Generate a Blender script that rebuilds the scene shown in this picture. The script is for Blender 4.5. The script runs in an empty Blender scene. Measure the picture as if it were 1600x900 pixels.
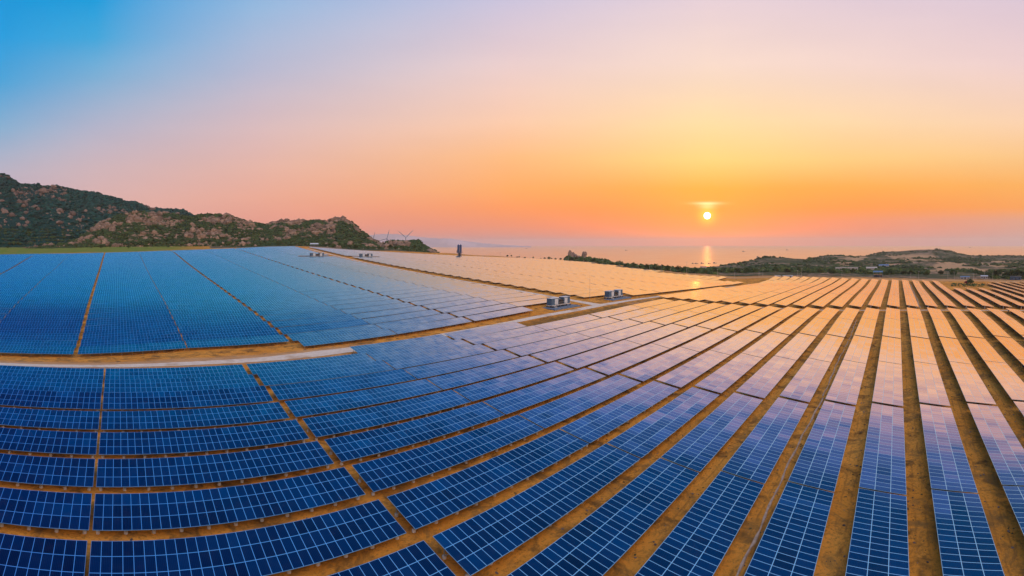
import bpy, math, random
import numpy as np
from mathutils import Vector, Matrix

C = bpy.context.scene.collection
scene = bpy.context.scene
rnd = random.Random(7)

# ------------------------------------------------------------------ camera
# axes: X = east (along the rows of solar tables), Y = north, Z = up, sea at z = 0
F = 773.58; XM = 186.87; YH = 381.0; CZ = 60.0      # survey of the panorama: pixels per radian, northern azimuth, horizon, camera height
def az(px): return (px - XM) / F
cam = bpy.data.cameras.new('camera')
cam.type = 'PANO'; cam.panorama_type = 'CENTRAL_CYLINDRICAL'
cam.central_cylindrical_range_u_min = -800 / F
cam.central_cylindrical_range_u_max = 800 / F
cam.central_cylindrical_range_v_min = -(900 - YH) / F
cam.central_cylindrical_range_v_max = YH / F
cam.central_cylindrical_radius = 1.0
cam.lens = 12.8; cam.sensor_width = 36
cam.clip_start = 0.1; cam.clip_end = 60000
camo = bpy.data.objects.new('camera', cam); C.objects.link(camo)
camo.location = (0, 0, CZ)
camo.rotation_euler = (math.radians(90), 0, -az(800))
scene.camera = camo

# ------------------------------------------------------------------ light
SUN_AZ = az(1105); SUN_EL = math.atan((YH - 337) / F)
def lin(c):
    o = []
    for v in c:
        v = v / 255.0
        o.append(v / 12.92 if v <= 0.04045 else ((v + 0.055) / 1.055) ** 2.4)
    return (o[0], o[1], o[2], 1)
world = bpy.data.worlds.new('World'); scene.world = world; world.use_nodes = True
wt = world.node_tree; wt.nodes.clear()
def nd(t, kind, **kw):
    n = t.nodes.new(kind)
    for k, v in kw.items(): setattr(n, k, v)
    return n
def mth(t, op, a, b=None, c=None, clamp=False):
    n = t.nodes.new('ShaderNodeMath'); n.operation = op; n.use_clamp = clamp
    for i, v in enumerate((a, b, c)):
        if v is None: continue
        if isinstance(v, (int, float)): n.inputs[i].default_value = v
        else: t.links.new(v, n.inputs[i])
    return n.outputs[0]
def ramp(t, fac, stops, interp='LINEAR'):
    n = t.nodes.new('ShaderNodeValToRGB'); n.color_ramp.interpolation = interp
    e = n.color_ramp.elements
    while len(e) > 1: e.remove(e[-1])
    e[0].position = stops[0][0]; e[0].color = stops[0][1]
    for p, c in stops[1:]:
        x = e.new(p); x.color = c
    t.links.new(fac, n.inputs[0])
    return n.outputs[0]
def mixc(t, fac, a, b, mode='MIX'):
    n = t.nodes.new('ShaderNodeMix'); n.data_type = 'RGBA'; n.blend_type = mode
    for i, v in ((0, fac), (6, a), (7, b)):
        if isinstance(v, (int, float)): n.inputs[i].default_value = v
        elif isinstance(v, tuple): n.inputs[i].default_value = v
        else: t.links.new(v, n.inputs[i])
    return n.outputs[2]
tc = nd(wt, 'ShaderNodeTexCoord')
sp = nd(wt, 'ShaderNodeSeparateXYZ'); wt.links.new(tc.outputs['Generated'], sp.inputs[0])
X, Y, Z = sp.outputs
hyp = mth(wt, 'SQRT', mth(wt, 'ADD', mth(wt, 'MULTIPLY', X, X), mth(wt, 'ADD', mth(wt, 'MULTIPLY', Y, Y), 1e-9)))
T = mth(wt, 'DIVIDE', Z, hyp)
AZ = mth(wt, 'ARCTAN2', X, Y)
P = mth(wt, 'DIVIDE', T, 0.75, clamp=True)
SKY = {
 -60: [(378,(170,150,185)),(330,(190,165,185)),(270,(178,178,200)),(200,(110,172,212)),(130,(15,160,220)),(60,(0,150,220)),(0,(0,146,216)),(-120,(0,105,195))],
 150: [(378,(228,165,160)),(330,(224,174,168)),(260,(208,180,186)),(200,(180,180,202)),(120,(122,175,214)),(60,(58,166,220)),(0,(0,156,220)),(-120,(10,125,205))],
 400: [(378,(230,150,142)),(350,(238,156,138)),(310,(240,170,148)),(260,(232,180,166)),(200,(218,186,188)),(110,(184,186,210)),(10,(148,184,222)),(-120,(60,145,212))],
 800: [(378,(216,132,122)),(352,(242,136,98)),(325,(255,146,78)),(295,(255,166,88)),(245,(255,186,124)),(190,(252,202,170)),(100,(236,206,204)),(5,(204,194,218)),(-120,(115,160,212))],
 1105:[(378,(245,112,72)),(355,(255,104,46)),(330,(255,124,10)),(295,(255,156,28)),(250,(255,206,118)),(190,(255,218,162)),(100,(248,218,202)),(5,(232,208,214)),(-120,(160,180,215))],
 1600:[(378,(200,150,148)),(345,(228,158,132)),(325,(255,158,74)),(290,(255,174,80)),(245,(254,198,130)),(190,(252,210,174)),(100,(240,208,205)),(5,(222,199,212)),(-120,(150,175,215))],
 2300:[(378,(235,190,175)),(300,(250,215,190)),(200,(255,225,195)),(60,(250,225,205)),(-120,(200,200,215))],
 3300:[(378,(235,190,175)),(300,(250,215,190)),(200,(255,225,195)),(60,(250,225,205)),(-120,(200,200,215))],
}
keys = sorted(SKY)
BACK_BOOST = 2.4      # unseen sky behind the camera, brightened to add light on the ground
def stops(k):
    return [(max(0.0, (YH - y) / F / 0.75) if y < 378 else 0.0, lin(c)) for y, c in SKY[k]]
AZ2 = mth(wt, 'ADD', AZ, mth(wt, 'MULTIPLY', mth(wt, 'LESS_THAN', AZ, -1.35), 2 * math.pi))
col = ramp(wt, P, stops(keys[0]), 'LINEAR')
for a, b in zip(keys[:-1], keys[1:]):
    mr = nd(wt, 'ShaderNodeMapRange', interpolation_type='LINEAR')
    wt.links.new(AZ2, mr.inputs[0]); mr.inputs[1].default_value = az(a); mr.inputs[2].default_value = az(b)
    col = mixc(wt, mr.outputs[0], col, ramp(wt, P, stops(b), 'LINEAR'))
wrap = nd(wt, 'ShaderNodeMapRange'); wt.links.new(AZ2, wrap.inputs[0]); wrap.inputs[1].default_value = az(3300); wrap.inputs[2].default_value = az(-60) + 2 * math.pi
col = mixc(wt, wrap.outputs[0], col, ramp(wt, P, stops(-60), 'LINEAR'))
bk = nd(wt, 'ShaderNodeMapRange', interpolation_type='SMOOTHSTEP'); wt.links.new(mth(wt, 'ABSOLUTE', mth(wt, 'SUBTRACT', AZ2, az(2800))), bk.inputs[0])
bk.inputs[1].default_value = 1.3; bk.inputs[2].default_value = 0.5; bk.inputs[3].default_value = 1.0; bk.inputs[4].default_value = BACK_BOOST
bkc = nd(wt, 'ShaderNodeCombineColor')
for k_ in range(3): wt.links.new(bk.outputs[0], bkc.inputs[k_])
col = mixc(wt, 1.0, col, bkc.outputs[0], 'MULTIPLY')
# faint high streaks
nz = nd(wt, 'ShaderNodeTexNoise'); nz.inputs['Scale'].default_value = 3.0; nz.inputs['Detail'].default_value = 4
mp = nd(wt, 'ShaderNodeMapping'); mp.inputs['Scale'].default_value = (1, 1, 5)
wt.links.new(tc.outputs['Generated'], mp.inputs[0]); wt.links.new(mp.outputs[0], nz.inputs[0])
col = mixc(wt, 1.0, col, ramp(wt, nz.outputs[0], [(0.3, (0.975, 0.975, 0.985, 1)), (0.7, (1.02, 1.02, 1.01, 1))]), 'MULTIPLY')
# sun disc, its glow and the lit streak of cloud above it
da = mth(wt, 'SUBTRACT', AZ, SUN_AZ); dt = mth(wt, 'SUBTRACT', T, math.tan(SUN_EL))
rr = mth(wt, 'SQRT', mth(wt, 'ADD', mth(wt, 'MULTIPLY', da, da), mth(wt, 'MULTIPLY', dt, dt)))
def gauss(v, s): return mth(wt, 'EXPONENT', mth(wt, 'MULTIPLY', mth(wt, 'MULTIPLY', v, v), -1.0 / (s * s)))
def addcol(base, fac, c): return mixc(wt, fac, base, c, 'ADD')
col = addcol(col, gauss(rr, 0.10), (0.05, 0.03, 0.0, 1))
col = addcol(col, gauss(rr, 0.016), (0.5, 0.42, 0.02, 1))
streak = mth(wt, 'MULTIPLY', gauss(da, 0.028), gauss(mth(wt, 'SUBTRACT', dt, 0.0250), 0.0030))
col = addcol(col, streak, (0.5, 0.45, 0.30, 1))
wedge = mth(wt, 'MULTIPLY', gauss(da, 0.016), gauss(mth(wt, 'SUBTRACT', dt, 0.019), 0.0055))
col = addcol(col, wedge, (0.34, 0.32, 0.20, 1))
disc = nd(wt, 'ShaderNodeMapRange', interpolation_type='SMOOTHSTEP'); wt.links.new(rr, disc.inputs[0])
disc.inputs[1].default_value = 0.0076; disc.inputs[2].default_value = 0.0052; disc.inputs[3].default_value = 0; disc.inputs[4].default_value = 1
col = addcol(col, disc.outputs[0], (7.0, 6.6, 5.2, 1))
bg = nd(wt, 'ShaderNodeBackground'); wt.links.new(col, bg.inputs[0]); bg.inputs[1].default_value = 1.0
sky = nd(wt, 'ShaderNodeTexSky', sky_type='NISHITA'); sky.sun_disc = False
sky.sun_elevation = SUN_EL; sky.sun_rotation = SUN_AZ
bg2 = nd(wt, 'ShaderNodeBackground'); wt.links.new(sky.outputs[0], bg2.inputs[0]); bg2.inputs[1].default_value = 0.01
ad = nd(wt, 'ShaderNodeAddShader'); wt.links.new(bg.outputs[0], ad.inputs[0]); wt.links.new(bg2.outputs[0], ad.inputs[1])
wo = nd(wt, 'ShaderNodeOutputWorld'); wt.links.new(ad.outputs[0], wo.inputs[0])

sun = bpy.data.lights.new('sun', 'SUN'); sun.energy = 0.014; sun.angle = math.radians(0.5); sun.color = (1.0, 0.42, 0.10)
suno = bpy.data.objects.new('sun', sun); C.objects.link(suno)
sd = Vector((math.sin(SUN_AZ) * math.cos(SUN_EL), math.cos(SUN_AZ) * math.cos(SUN_EL), math.sin(SUN_EL)))
suno.rotation_euler = sd.to_track_quat('Z', 'Y').to_euler(); suno.location = (0, 0, 300)

scene.view_settings.view_transform = 'Standard'; scene.view_settings.look = 'None'
scene.view_settings.exposure = 0; scene.view_settings.gamma = 1; scene.view_settings.use_curve_mapping = False
scene.cycles.use_denoising = True
scene.cycles.max_bounces = 6; scene.cycles.diffuse_bounces = 2; scene.cycles.glossy_bounces = 3
scene.cycles.volume_bounces = 1

# ------------------------------------------------------------------ terrain survey
SURVEY = """
3751 3703 3656 3609 3563 3517 3472 3426 3381 3335 3289 3243 3198 3153 3110 3068 3027 2985 2939 2883 2812 2726 2626 2515 2396 2273 2147 2019 1890 1761 1636 1520 1418 1333 1263 1202 1143 1080 1014
3738 3690 3642 3596 3550 3504 3459 3413 3368 3323 3277 3231 3185 3140 3097 3058 3022 2988 2950 2902 2834 2745 2639 2520 2395 2266 2136 2003 1869 1733 1599 1474 1364 1278 1214 1163 1109 1049 984
3724 3675 3628 3581 3535 3489 3444 3399 3354 3309 3263 3216 3170 3124 3080 3042 3010 2986 2962 2925 2861 2768 2651 2523 2389 2256 2123 1989 1851 1708 1564 1427 1306 1216 1158 1120 1073 1015 951
3709 3660 3612 3565 3519 3473 3428 3384 3339 3294 3248 3201 3153 3105 3059 3019 2990 2976 2972 2955 2897 2793 2661 2519 2378 2240 2106 1974 1838 1691 1537 1387 1251 1149 1096 1068 1030 977 915
3693 3644 3596 3548 3502 3456 3411 3367 3322 3278 3232 3185 3135 3084 3035 2990 2958 2951 2977 2995 2944 2819 2662 2507 2361 2217 2081 1957 1827 1682 1524 1365 1218 1095 1045 1024 989 937 875
3677 3627 3578 3530 3483 3437 3392 3348 3304 3260 3216 3168 3118 3064 3011 2960 2916 2902 2968 3054 3004 2839 2645 2483 2340 2190 2044 1925 1813 1681 1527 1371 1226 1103 1035 1001 954 896 832
3661 3610 3560 3511 3464 3417 3372 3328 3284 3241 3197 3151 3100 3045 2990 2936 2883 2831 2928 3131 3051 2839 2612 2451 2317 2167 2016 1899 1802 1681 1532 1381 1245 1123 1030 969 911 849 785
3644 3592 3541 3491 3443 3396 3350 3305 3262 3219 3175 3130 3080 3027 2975 2922 2866 2805 2904 3101 3015 2794 2577 2416 2286 2153 2019 1901 1793 1669 1523 1372 1230 1103 999 918 856 796 733
3627 3574 3522 3471 3422 3373 3327 3282 3237 3194 3150 3105 3058 3010 2962 2914 2865 2810 2879 3026 2891 2690 2505 2367 2256 2140 2018 1897 1780 1648 1496 1339 1190 1056 947 865 802 743 679
3610 3555 3502 3450 3399 3350 3302 3256 3212 3168 3125 3081 3036 2992 2947 2902 2856 2805 2853 2903 2744 2585 2433 2320 2221 2108 1990 1863 1741 1603 1446 1286 1130 987 874 804 750 689 623
3593 3538 3483 3429 3377 3326 3277 3230 3185 3141 3099 3057 3015 2973 2931 2889 2845 2802 2849 2882 2708 2547 2414 2290 2165 2047 1925 1793 1664 1526 1376 1221 1065 910 780 733 696 631 561
3578 3520 3464 3409 3355 3303 3253 3204 3158 3114 3073 3033 2994 2955 2916 2876 2835 2791 2814 2819 2670 2520 2388 2248 2109 1982 1857 1723 1588 1447 1303 1155 1003 850 722 670 627 559 489
3563 3504 3446 3390 3334 3280 3228 3178 3131 3087 3047 3010 2974 2937 2899 2862 2822 2783 2777 2738 2607 2469 2336 2186 2055 1922 1795 1664 1523 1379 1237 1095 951 809 687 604 540 474 409
3550 3490 3430 3372 3314 3259 3205 3154 3105 3061 3021 2986 2952 2917 2882 2847 2810 2772 2723 2652 2537 2405 2269 2130 1996 1860 1728 1596 1459 1317 1180 1043 904 770 637 534 452 384 327
3540 3478 3416 3356 3297 3239 3183 3131 3082 3037 2998 2966 2933 2899 2865 2831 2795 2760 2676 2563 2452 2328 2196 2067 1939 1806 1674 1543 1410 1271 1136 998 855 712 566 448 359 297 252
3531 3468 3405 3343 3282 3222 3164 3109 3058 3015 2981 2952 2919 2884 2848 2813 2779 2744 2628 2484 2371 2256 2132 2012 1895 1772 1646 1518 1386 1250 1110 964 810 649 489 357 273 226 196
3526 3461 3397 3333 3270 3208 3147 3088 3033 2982 2938 2901 2874 2854 2831 2801 2767 2729 2626 2471 2342 2224 2106 1991 1880 1764 1644 1519 1389 1252 1109 957 793 620 445 297 224 193 175
3524 3458 3392 3327 3262 3198 3135 3072 3010 2946 2880 2825 2811 2822 2822 2800 2763 2711 2616 2484 2353 2232 2117 2006 1896 1783 1666 1544 1416 1281 1137 983 819 648 477 330 257 222 198
3525 3458 3392 3326 3260 3194 3129 3064 2999 2931 2863 2812 2802 2821 2835 2810 2767 2714 2629 2511 2387 2269 2156 2047 1939 1827 1711 1590 1465 1334 1193 1042 886 730 584 464 370 307 264
3530 3463 3396 3329 3263 3196 3130 3066 3002 2940 2879 2836 2826 2842 2856 2831 2790 2745 2673 2565 2446 2332 2219 2110 2002 1890 1774 1654 1532 1406 1271 1126 980 840 714 607 504 419 357
3539 3472 3405 3338 3272 3205 3140 3076 3014 2956 2904 2869 2859 2865 2868 2853 2827 2795 2744 2646 2533 2418 2298 2189 2081 1967 1848 1729 1609 1492 1361 1223 1085 954 836 728 626 536 462
3551 3485 3419 3353 3287 3221 3157 3094 3034 2978 2933 2905 2893 2891 2888 2878 2862 2844 2811 2731 2623 2506 2386 2276 2166 2049 1930 1811 1693 1578 1453 1321 1191 1067 951 842 742 650 571
3568 3503 3437 3372 3308 3243 3180 3120 3062 3010 2969 2946 2934 2926 2916 2904 2894 2888 2874 2813 2707 2587 2471 2363 2251 2133 2013 1895 1779 1662 1542 1418 1295 1175 1062 955 855 764 682
3587 3524 3460 3397 3334 3272 3211 3153 3100 3053 3019 2999 2985 2969 2950 2933 2928 2937 2944 2903 2785 2662 2550 2449 2334 2213 2094 1978 1863 1748 1631 1513 1396 1281 1171 1066 968 876 793
3610 3548 3486 3425 3364 3305 3247 3193 3143 3102 3074 3058 3044 3019 2988 2964 2958 2983 3009 2981 2869 2744 2628 2522 2408 2288 2171 2058 1945 1833 1720 1607 1495 1385 1279 1177 1080 989 904
3635 3575 3515 3456 3398 3342 3287 3236 3189 3151 3125 3114 3101 3066 3028 2998 2991 3033 3078 3057 2962 2833 2703 2585 2471 2357 2246 2135 2026 1916 1807 1699 1592 1487 1385 1286 1191 1100 1014
3661 3603 3546 3489 3434 3381 3329 3280 3236 3198 3172 3155 3134 3099 3061 3041 3054 3115 3171 3152 3054 2915 2770 2645 2532 2425 2318 2211 2105 1998 1893 1788 1686 1585 1488 1393 1299 1208 1121
3689 3633 3577 3523 3471 3419 3370 3323 3279 3241 3209 3182 3152 3115 3081 3068 3100 3187 3266 3239 3129 2985 2838 2712 2599 2494 2390 2286 2182 2079 1976 1875 1776 1679 1586 1494 1402 1312 1227
3717 3662 3608 3556 3506 3457 3409 3362 3316 3275 3237 3201 3162 3119 3080 3058 3076 3162 3286 3254 3155 3030 2901 2780 2669 2564 2461 2359 2257 2156 2056 1959 1863 1769 1678 1588 1499 1413 1329
3744 3691 3638 3588 3538 3490 3443 3395 3347 3301 3258 3214 3167 3115 3064 3020 2992 3008 3116 3160 3119 3038 2938 2835 2732 2630 2528 2427 2328 2230 2133 2039 1946 1855 1766 1679 1593 1510 1429
3771 3718 3667 3617 3567 3519 3472 3422 3371 3321 3271 3221 3166 3106 3044 2984 2932 2920 2986 3049 3056 3018 2951 2871 2781 2685 2587 2490 2394 2299 2207 2116 2027 1939 1853 1768 1686 1607 1528
3797 3745 3693 3643 3593 3544 3494 3443 3390 3336 3281 3224 3163 3098 3032 2968 2920 2907 2939 2983 3002 2988 2948 2889 2813 2727 2637 2546 2455 2365 2277 2191 2107 2024 1941 1859 1781 1704 1626
3822 3770 3718 3667 3616 3565 3513 3460 3405 3348 3290 3229 3165 3099 3034 2975 2932 2916 2929 2954 2969 2965 2939 2894 2832 2759 2679 2596 2511 2426 2344 2264 2186 2109 2031 1954 1878 1802 1725
3846 3794 3741 3690 3638 3585 3532 3477 3420 3361 3301 3239 3175 3110 3049 2995 2956 2937 2938 2948 2956 2952 2933 2897 2847 2785 2715 2640 2563 2485 2408 2336 2264 2193 2122 2049 1975 1900 1822
3870 3817 3764 3711 3658 3605 3550 3494 3436 3377 3316 3253 3191 3130 3072 3023 2986 2965 2957 2957 2957 2951 2933 2903 2861 2808 2748 2682 2613 2543 2473 2406 2341 2276 2210 2143 2071 1995 1916
3894 3840 3787 3733 3679 3625 3569 3512 3454 3395 3334 3273 3213 3155 3102 3056 3020 2996 2982 2975 2969 2959 2942 2915 2878 2833 2780 2722 2661 2598 2536 2475 2415 2355 2294 2231 2162 2085 2006
3917 3863 3809 3755 3701 3646 3590 3533 3475 3416 3357 3298 3240 3185 3135 3092 3057 3031 3012 3000 2988 2975 2957 2931 2898 2858 2812 2761 2707 2651 2594 2538 2483 2427 2371 2311 2244 2168 2087
3941 3887 3833 3778 3723 3668 3612 3555 3498 3440 3382 3325 3270 3218 3171 3129 3094 3067 3045 3028 3013 2997 2977 2952 2922 2886 2844 2799 2750 2700 2648 2597 2545 2492 2437 2378 2313 2239 2161
3965 3911 3857 3802 3747 3692 3636 3580 3523 3467 3411 3356 3303 3253 3208 3168 3133 3104 3080 3060 3042 3023 3002 2977 2948 2915 2877 2836 2792 2746 2698 2649 2600 2549 2495 2436 2372 2301 2226
3990 3936 3881 3827 3772 3717 3662 3606 3551 3496 3441 3389 3338 3290 3246 3207 3172 3142 3117 3094 3073 3052 3030 3005 2977 2945 2910 2872 2831 2788 2744 2697 2649 2599 2546 2488 2425 2357 2284
4015 3961 3907 3853 3798 3743 3689 3634 3580 3526 3474 3423 3374 3328 3285 3246 3212 3181 3154 3129 3106 3084 3060 3035 3007 2977 2943 2907 2869 2828 2786 2741 2694 2645 2592 2535 2473 2407 2336
"""

GR = -np.array([[int(v) for v in r.split()] for r in SURVEY.strip().split('\n')], float) / 100
GE0, GN0, GS = -160.0, -240.0, 20.0
def surf(E, N):
    """height of the tables' lower edge relative to the camera (cubic interpolation of the survey)"""
    E = np.asarray(E, float); N = np.asarray(N, float)
    u = np.clip((E - GE0) / GS, 1.0, GR.shape[0] - 2.001); v = np.clip((N - GN0) / GS, 1.0, GR.shape[1] - 2.001)
    i = np.floor(u).astype(int); j = np.floor(v).astype(int); a = u - i; b = v - j
    i = np.clip(i, 1, GR.shape[0] - 3); j = np.clip(j, 1, GR.shape[1] - 3)
    def w(t): return [(-t + 2*t*t - t**3) / 2, (2 - 5*t*t + 3*t**3) / 2, (t + 4*t*t - 3*t**3) / 2, (-t*t + t**3) / 2]
    wa, wb = w(a), w(b); out = 0
    for p in range(4):
        for q in range(4): out = out + wa[p] * wb[q] * GR[i + p - 1, j + q - 1]
    return out
def hash2(i, j, s):
    x = (i.astype(np.int64) * 374761393 + j.astype(np.int64) * 668265263 + s * 974634777) & 0xffffffff
    x = ((x ^ (x >> 13)) * 1274126177) & 0xffffffff
    return ((x ^ (x >> 16)) & 0xffff) / 65535.0
def vnoise(x, y, s=0):
    i = np.floor(x).astype(int); j = np.floor(y).astype(int); a = x - i; b = y - j
    a = a*a*(3-2*a); b = b*b*(3-2*b)
    return (hash2(i,j,s)*(1-a)+hash2(i+1,j,s)*a)*(1-b) + (hash2(i,j+1,s)*(1-a)+hash2(i+1,j+1,s)*a)*b
def fbm(x, y, s=0, o=4):
    r = 0; k = 1.0; t = 0
    for n in range(o):
        r = r + k * (vnoise(x * 2**n, y * 2**n, s + n) - 0.5); t += k; k *= 0.55
    return r / t * 2
RK = np.array([380, 430, 480, 540, 600, 660, 720, 800, 900, 1000, 1150, 1300, 1500, 1700, 1900, 2200, 2600, 4000, 15000], float)
PROF = {   # azimuth in survey pixels: edge of the levelled site, then (distance, height below camera)
 -800: (470, [(470,-14),(900,-8),(2600,-20),(15000,-30)]),
 -100: (480, [(480,-12.0),(650,-5),(900,0),(2500,-20),(15000,-30)]),
 0:    (478, [(480,-11.2),(650,-5),(900,0),(2500,-20),(15000,-40)]),
 160:  (468, [(470,-9.2),(560,-5.5),(650,-4.2),(900,0),(2500,-40),(15000,-50)]),
 270:  (470, [(470,-7.4),(520,-5.2),(650,-3.2),(2500,-50),(15000,-58)]),
 365:  (482, [(482,-5.0),(560,-3.3),(650,-3.2),(2500,-55),(15000,-58)]),
 460:  (500, [(500,-3.0),(600,-2.0),(800,-8),(2500,-56),(15000,-62)]),
 600:  (530, [(540,-9.0),(590,-7.2),(640,-6.0),(720,-9),(1500,-50),(2500,-57),(4000,-62)]),
 690:  (580, [(585,-13),(600,-11.0),(680,-12.5),(760,-17),(1200,-62)]),
 760:  (630, [(635,-17.0),(650,-15.4),(720,-17.5),(800,-22),(1250,-62)]),
 850:  (690, [(695,-21.9),(730,-22.5),(800,-28),(1300,-62)]),
 900:  (655, [(660,-24.3),(720,-24.8),(800,-30),(1300,-62)]),
 1000: (515, [(520,-27.5),(570,-27.5),(700,-31),(1350,-62)]),
 1090: (470, [(475,-30.0),(560,-30.5),(900,-45),(1250,-61),(1300,-62)]),
 1150: (440, [(445,-32.0),(520,-31.6),(700,-38),(950,-37),(1100,-60),(1300,-62)]),
 1200: (440, [(445,-31.2),(520,-31.0),(700,-36),(900,-29),(1000,-28.5),(1250,-60),(1400,-62)]),
 1300: (440, [(445,-31.6),(520,-32),(600,-34.5),(800,-37),(1000,-33),(1300,-31.5),(1700,-62)]),
 1400: (435, [(440,-33.0),(520,-33.5),(600,-35.5),(800,-38),(1300,-38),(1600,-29),(1700,-24.5),(1900,-45),(2100,-62)]),
 1465: (435, [(440,-33.5),(520,-34),(800,-38),(1300,-40),(1600,-24),(1700,-19),(1900,-40),(2100,-62)]),
 1520: (440, [(440,-34.2),(520,-35),(800,-39),(1300,-42),(1700,-40),(1900,-46),(2300,-62)]),
 1600: (445, [(445,-35.2),(520,-36),(800,-40),(1300,-43),(1700,-43),(1950,-47),(2400,-62)]),
 1800: (460, [(460,-38),(800,-42),(1700,-46),(2600,-62)]),
 2600: (300, [(300,-40),(2600,-46),(15000,-50)]),
 4060: (470, [(470,-14),(900,-8),(2600,-20),(15000,-30)]),
}
PK = np.array(sorted(PROF), float)
PT = np.array([np.interp(RK, [a for a, b in PROF[int(k)][1]], [b for a, b in PROF[int(k)][1]]) for k in PK])
PE = np.array([PROF[int(k)][0] for k in PK], float)
def edge_r(px): return np.interp(px, PK, PE)
def ground(E, N):
    """ground height relative to the camera"""
    E = np.asarray(E, float); N = np.asarray(N, float)
    th = np.arctan2(E, N); px = XM + F * th
    px = np.where(px < -800, px + 2 * math.pi * F, px)
    r = np.hypot(E, N)
    kx = np.clip(np.searchsorted(PK, px) - 1, 0, len(PK) - 2); a = np.clip((px - PK[kx]) / (PK[kx+1] - PK[kx]), 0, 1); a = a*a*(3-2*a)
    kr = np.clip(np.searchsorted(RK, r) - 1, 0, len(RK) - 2); b = np.clip((r - RK[kr]) / (RK[kr+1] - RK[kr]), 0, 1)
    far = (PT[kx,kr]*(1-b)+PT[kx,kr+1]*b)*(1-a) + (PT[kx+1,kr]*(1-b)+PT[kx+1,kr+1]*b)*a
    er = edge_r(px)
    amp = np.clip((r - er - 40) / 400, 0, 1) * np.clip((far + 60) / 20, 0, 1)
    far = far + amp * (3.5 * fbm(E / 90, N / 90, 3) + 1.0 * fbm(E / 22, N / 22, 9, 3))
    m = np.clip((r - er + 4) / 22, 0, 1); m = m*m*(3-2*m)
    return (surf(E, N) - 0.95) * (1 - m) + far * m
def gz(E, N): return float(ground(E, N)) + CZ

# ------------------------------------------------------------------ materials
def newmat(name):
    m = bpy.data.materials.new(name); m.use_nodes = True; m.node_tree.nodes.clear()
    return m, m.node_tree
def out(t, sh, disp=None):
    o = nd(t, 'ShaderNodeOutputMaterial'); t.links.new(sh, o.inputs[0])
def principled(t, base, rough=0.7, metal=0.0, normal=None, spec=None, emis=None):
    b = nd(t, 'ShaderNodeBsdfPrincipled')
    for key, v in (('Base Color', base), ('Roughness', rough), ('Metallic', metal), ('Specular IOR Level', spec)):
        if v is None: continue
        if isinstance(v, (int, float, tuple)): b.inputs[key].default_value = v
        else: t.links.new(v, b.inputs[key])
    if normal is not None: t.links.new(normal, b.inputs['Normal'])
    return b.outputs[0]
def noise(t, vec, scale, detail=5, rough=0.55, dist=0.0):
    n = nd(t, 'ShaderNodeTexNoise'); n.inputs['Scale'].default_value = scale; n.inputs['Detail'].default_value = detail
    n.inputs['Roughness'].default_value = rough; n.inputs['Distortion'].default_value = dist
    t.links.new(vec, n.inputs[0]); return n.outputs[0]
def bump(t, h, strength=0.4, dist=0.3):
    b = nd(t, 'ShaderNodeBump'); b.inputs['Strength'].default_value = strength; b.inputs['Distance'].default_value = dist
    t.links.new(h, b.inputs['Height']); return b.outputs[0]
def simple(name, c, rough=0.6, metal=0.0, var=0.12, scale=2.0):
    m, t = newmat(name)
    g = nd(t, 'ShaderNodeTexCoord'); v = g.outputs['Object']
    n = noise(t, v, scale, 5)
    lo = tuple(x * (1 - var) for x in c) + (1,); hi = tuple(min(1, x * (1 + var)) for x in c) + (1,)
    base = ramp(t, n, [(0.3, lo), (0.7, hi)])
    out(t, principled(t, base, rough, metal))
    return m
def pos(t): return nd(t, 'ShaderNodeNewGeometry').outputs['Position']

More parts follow.
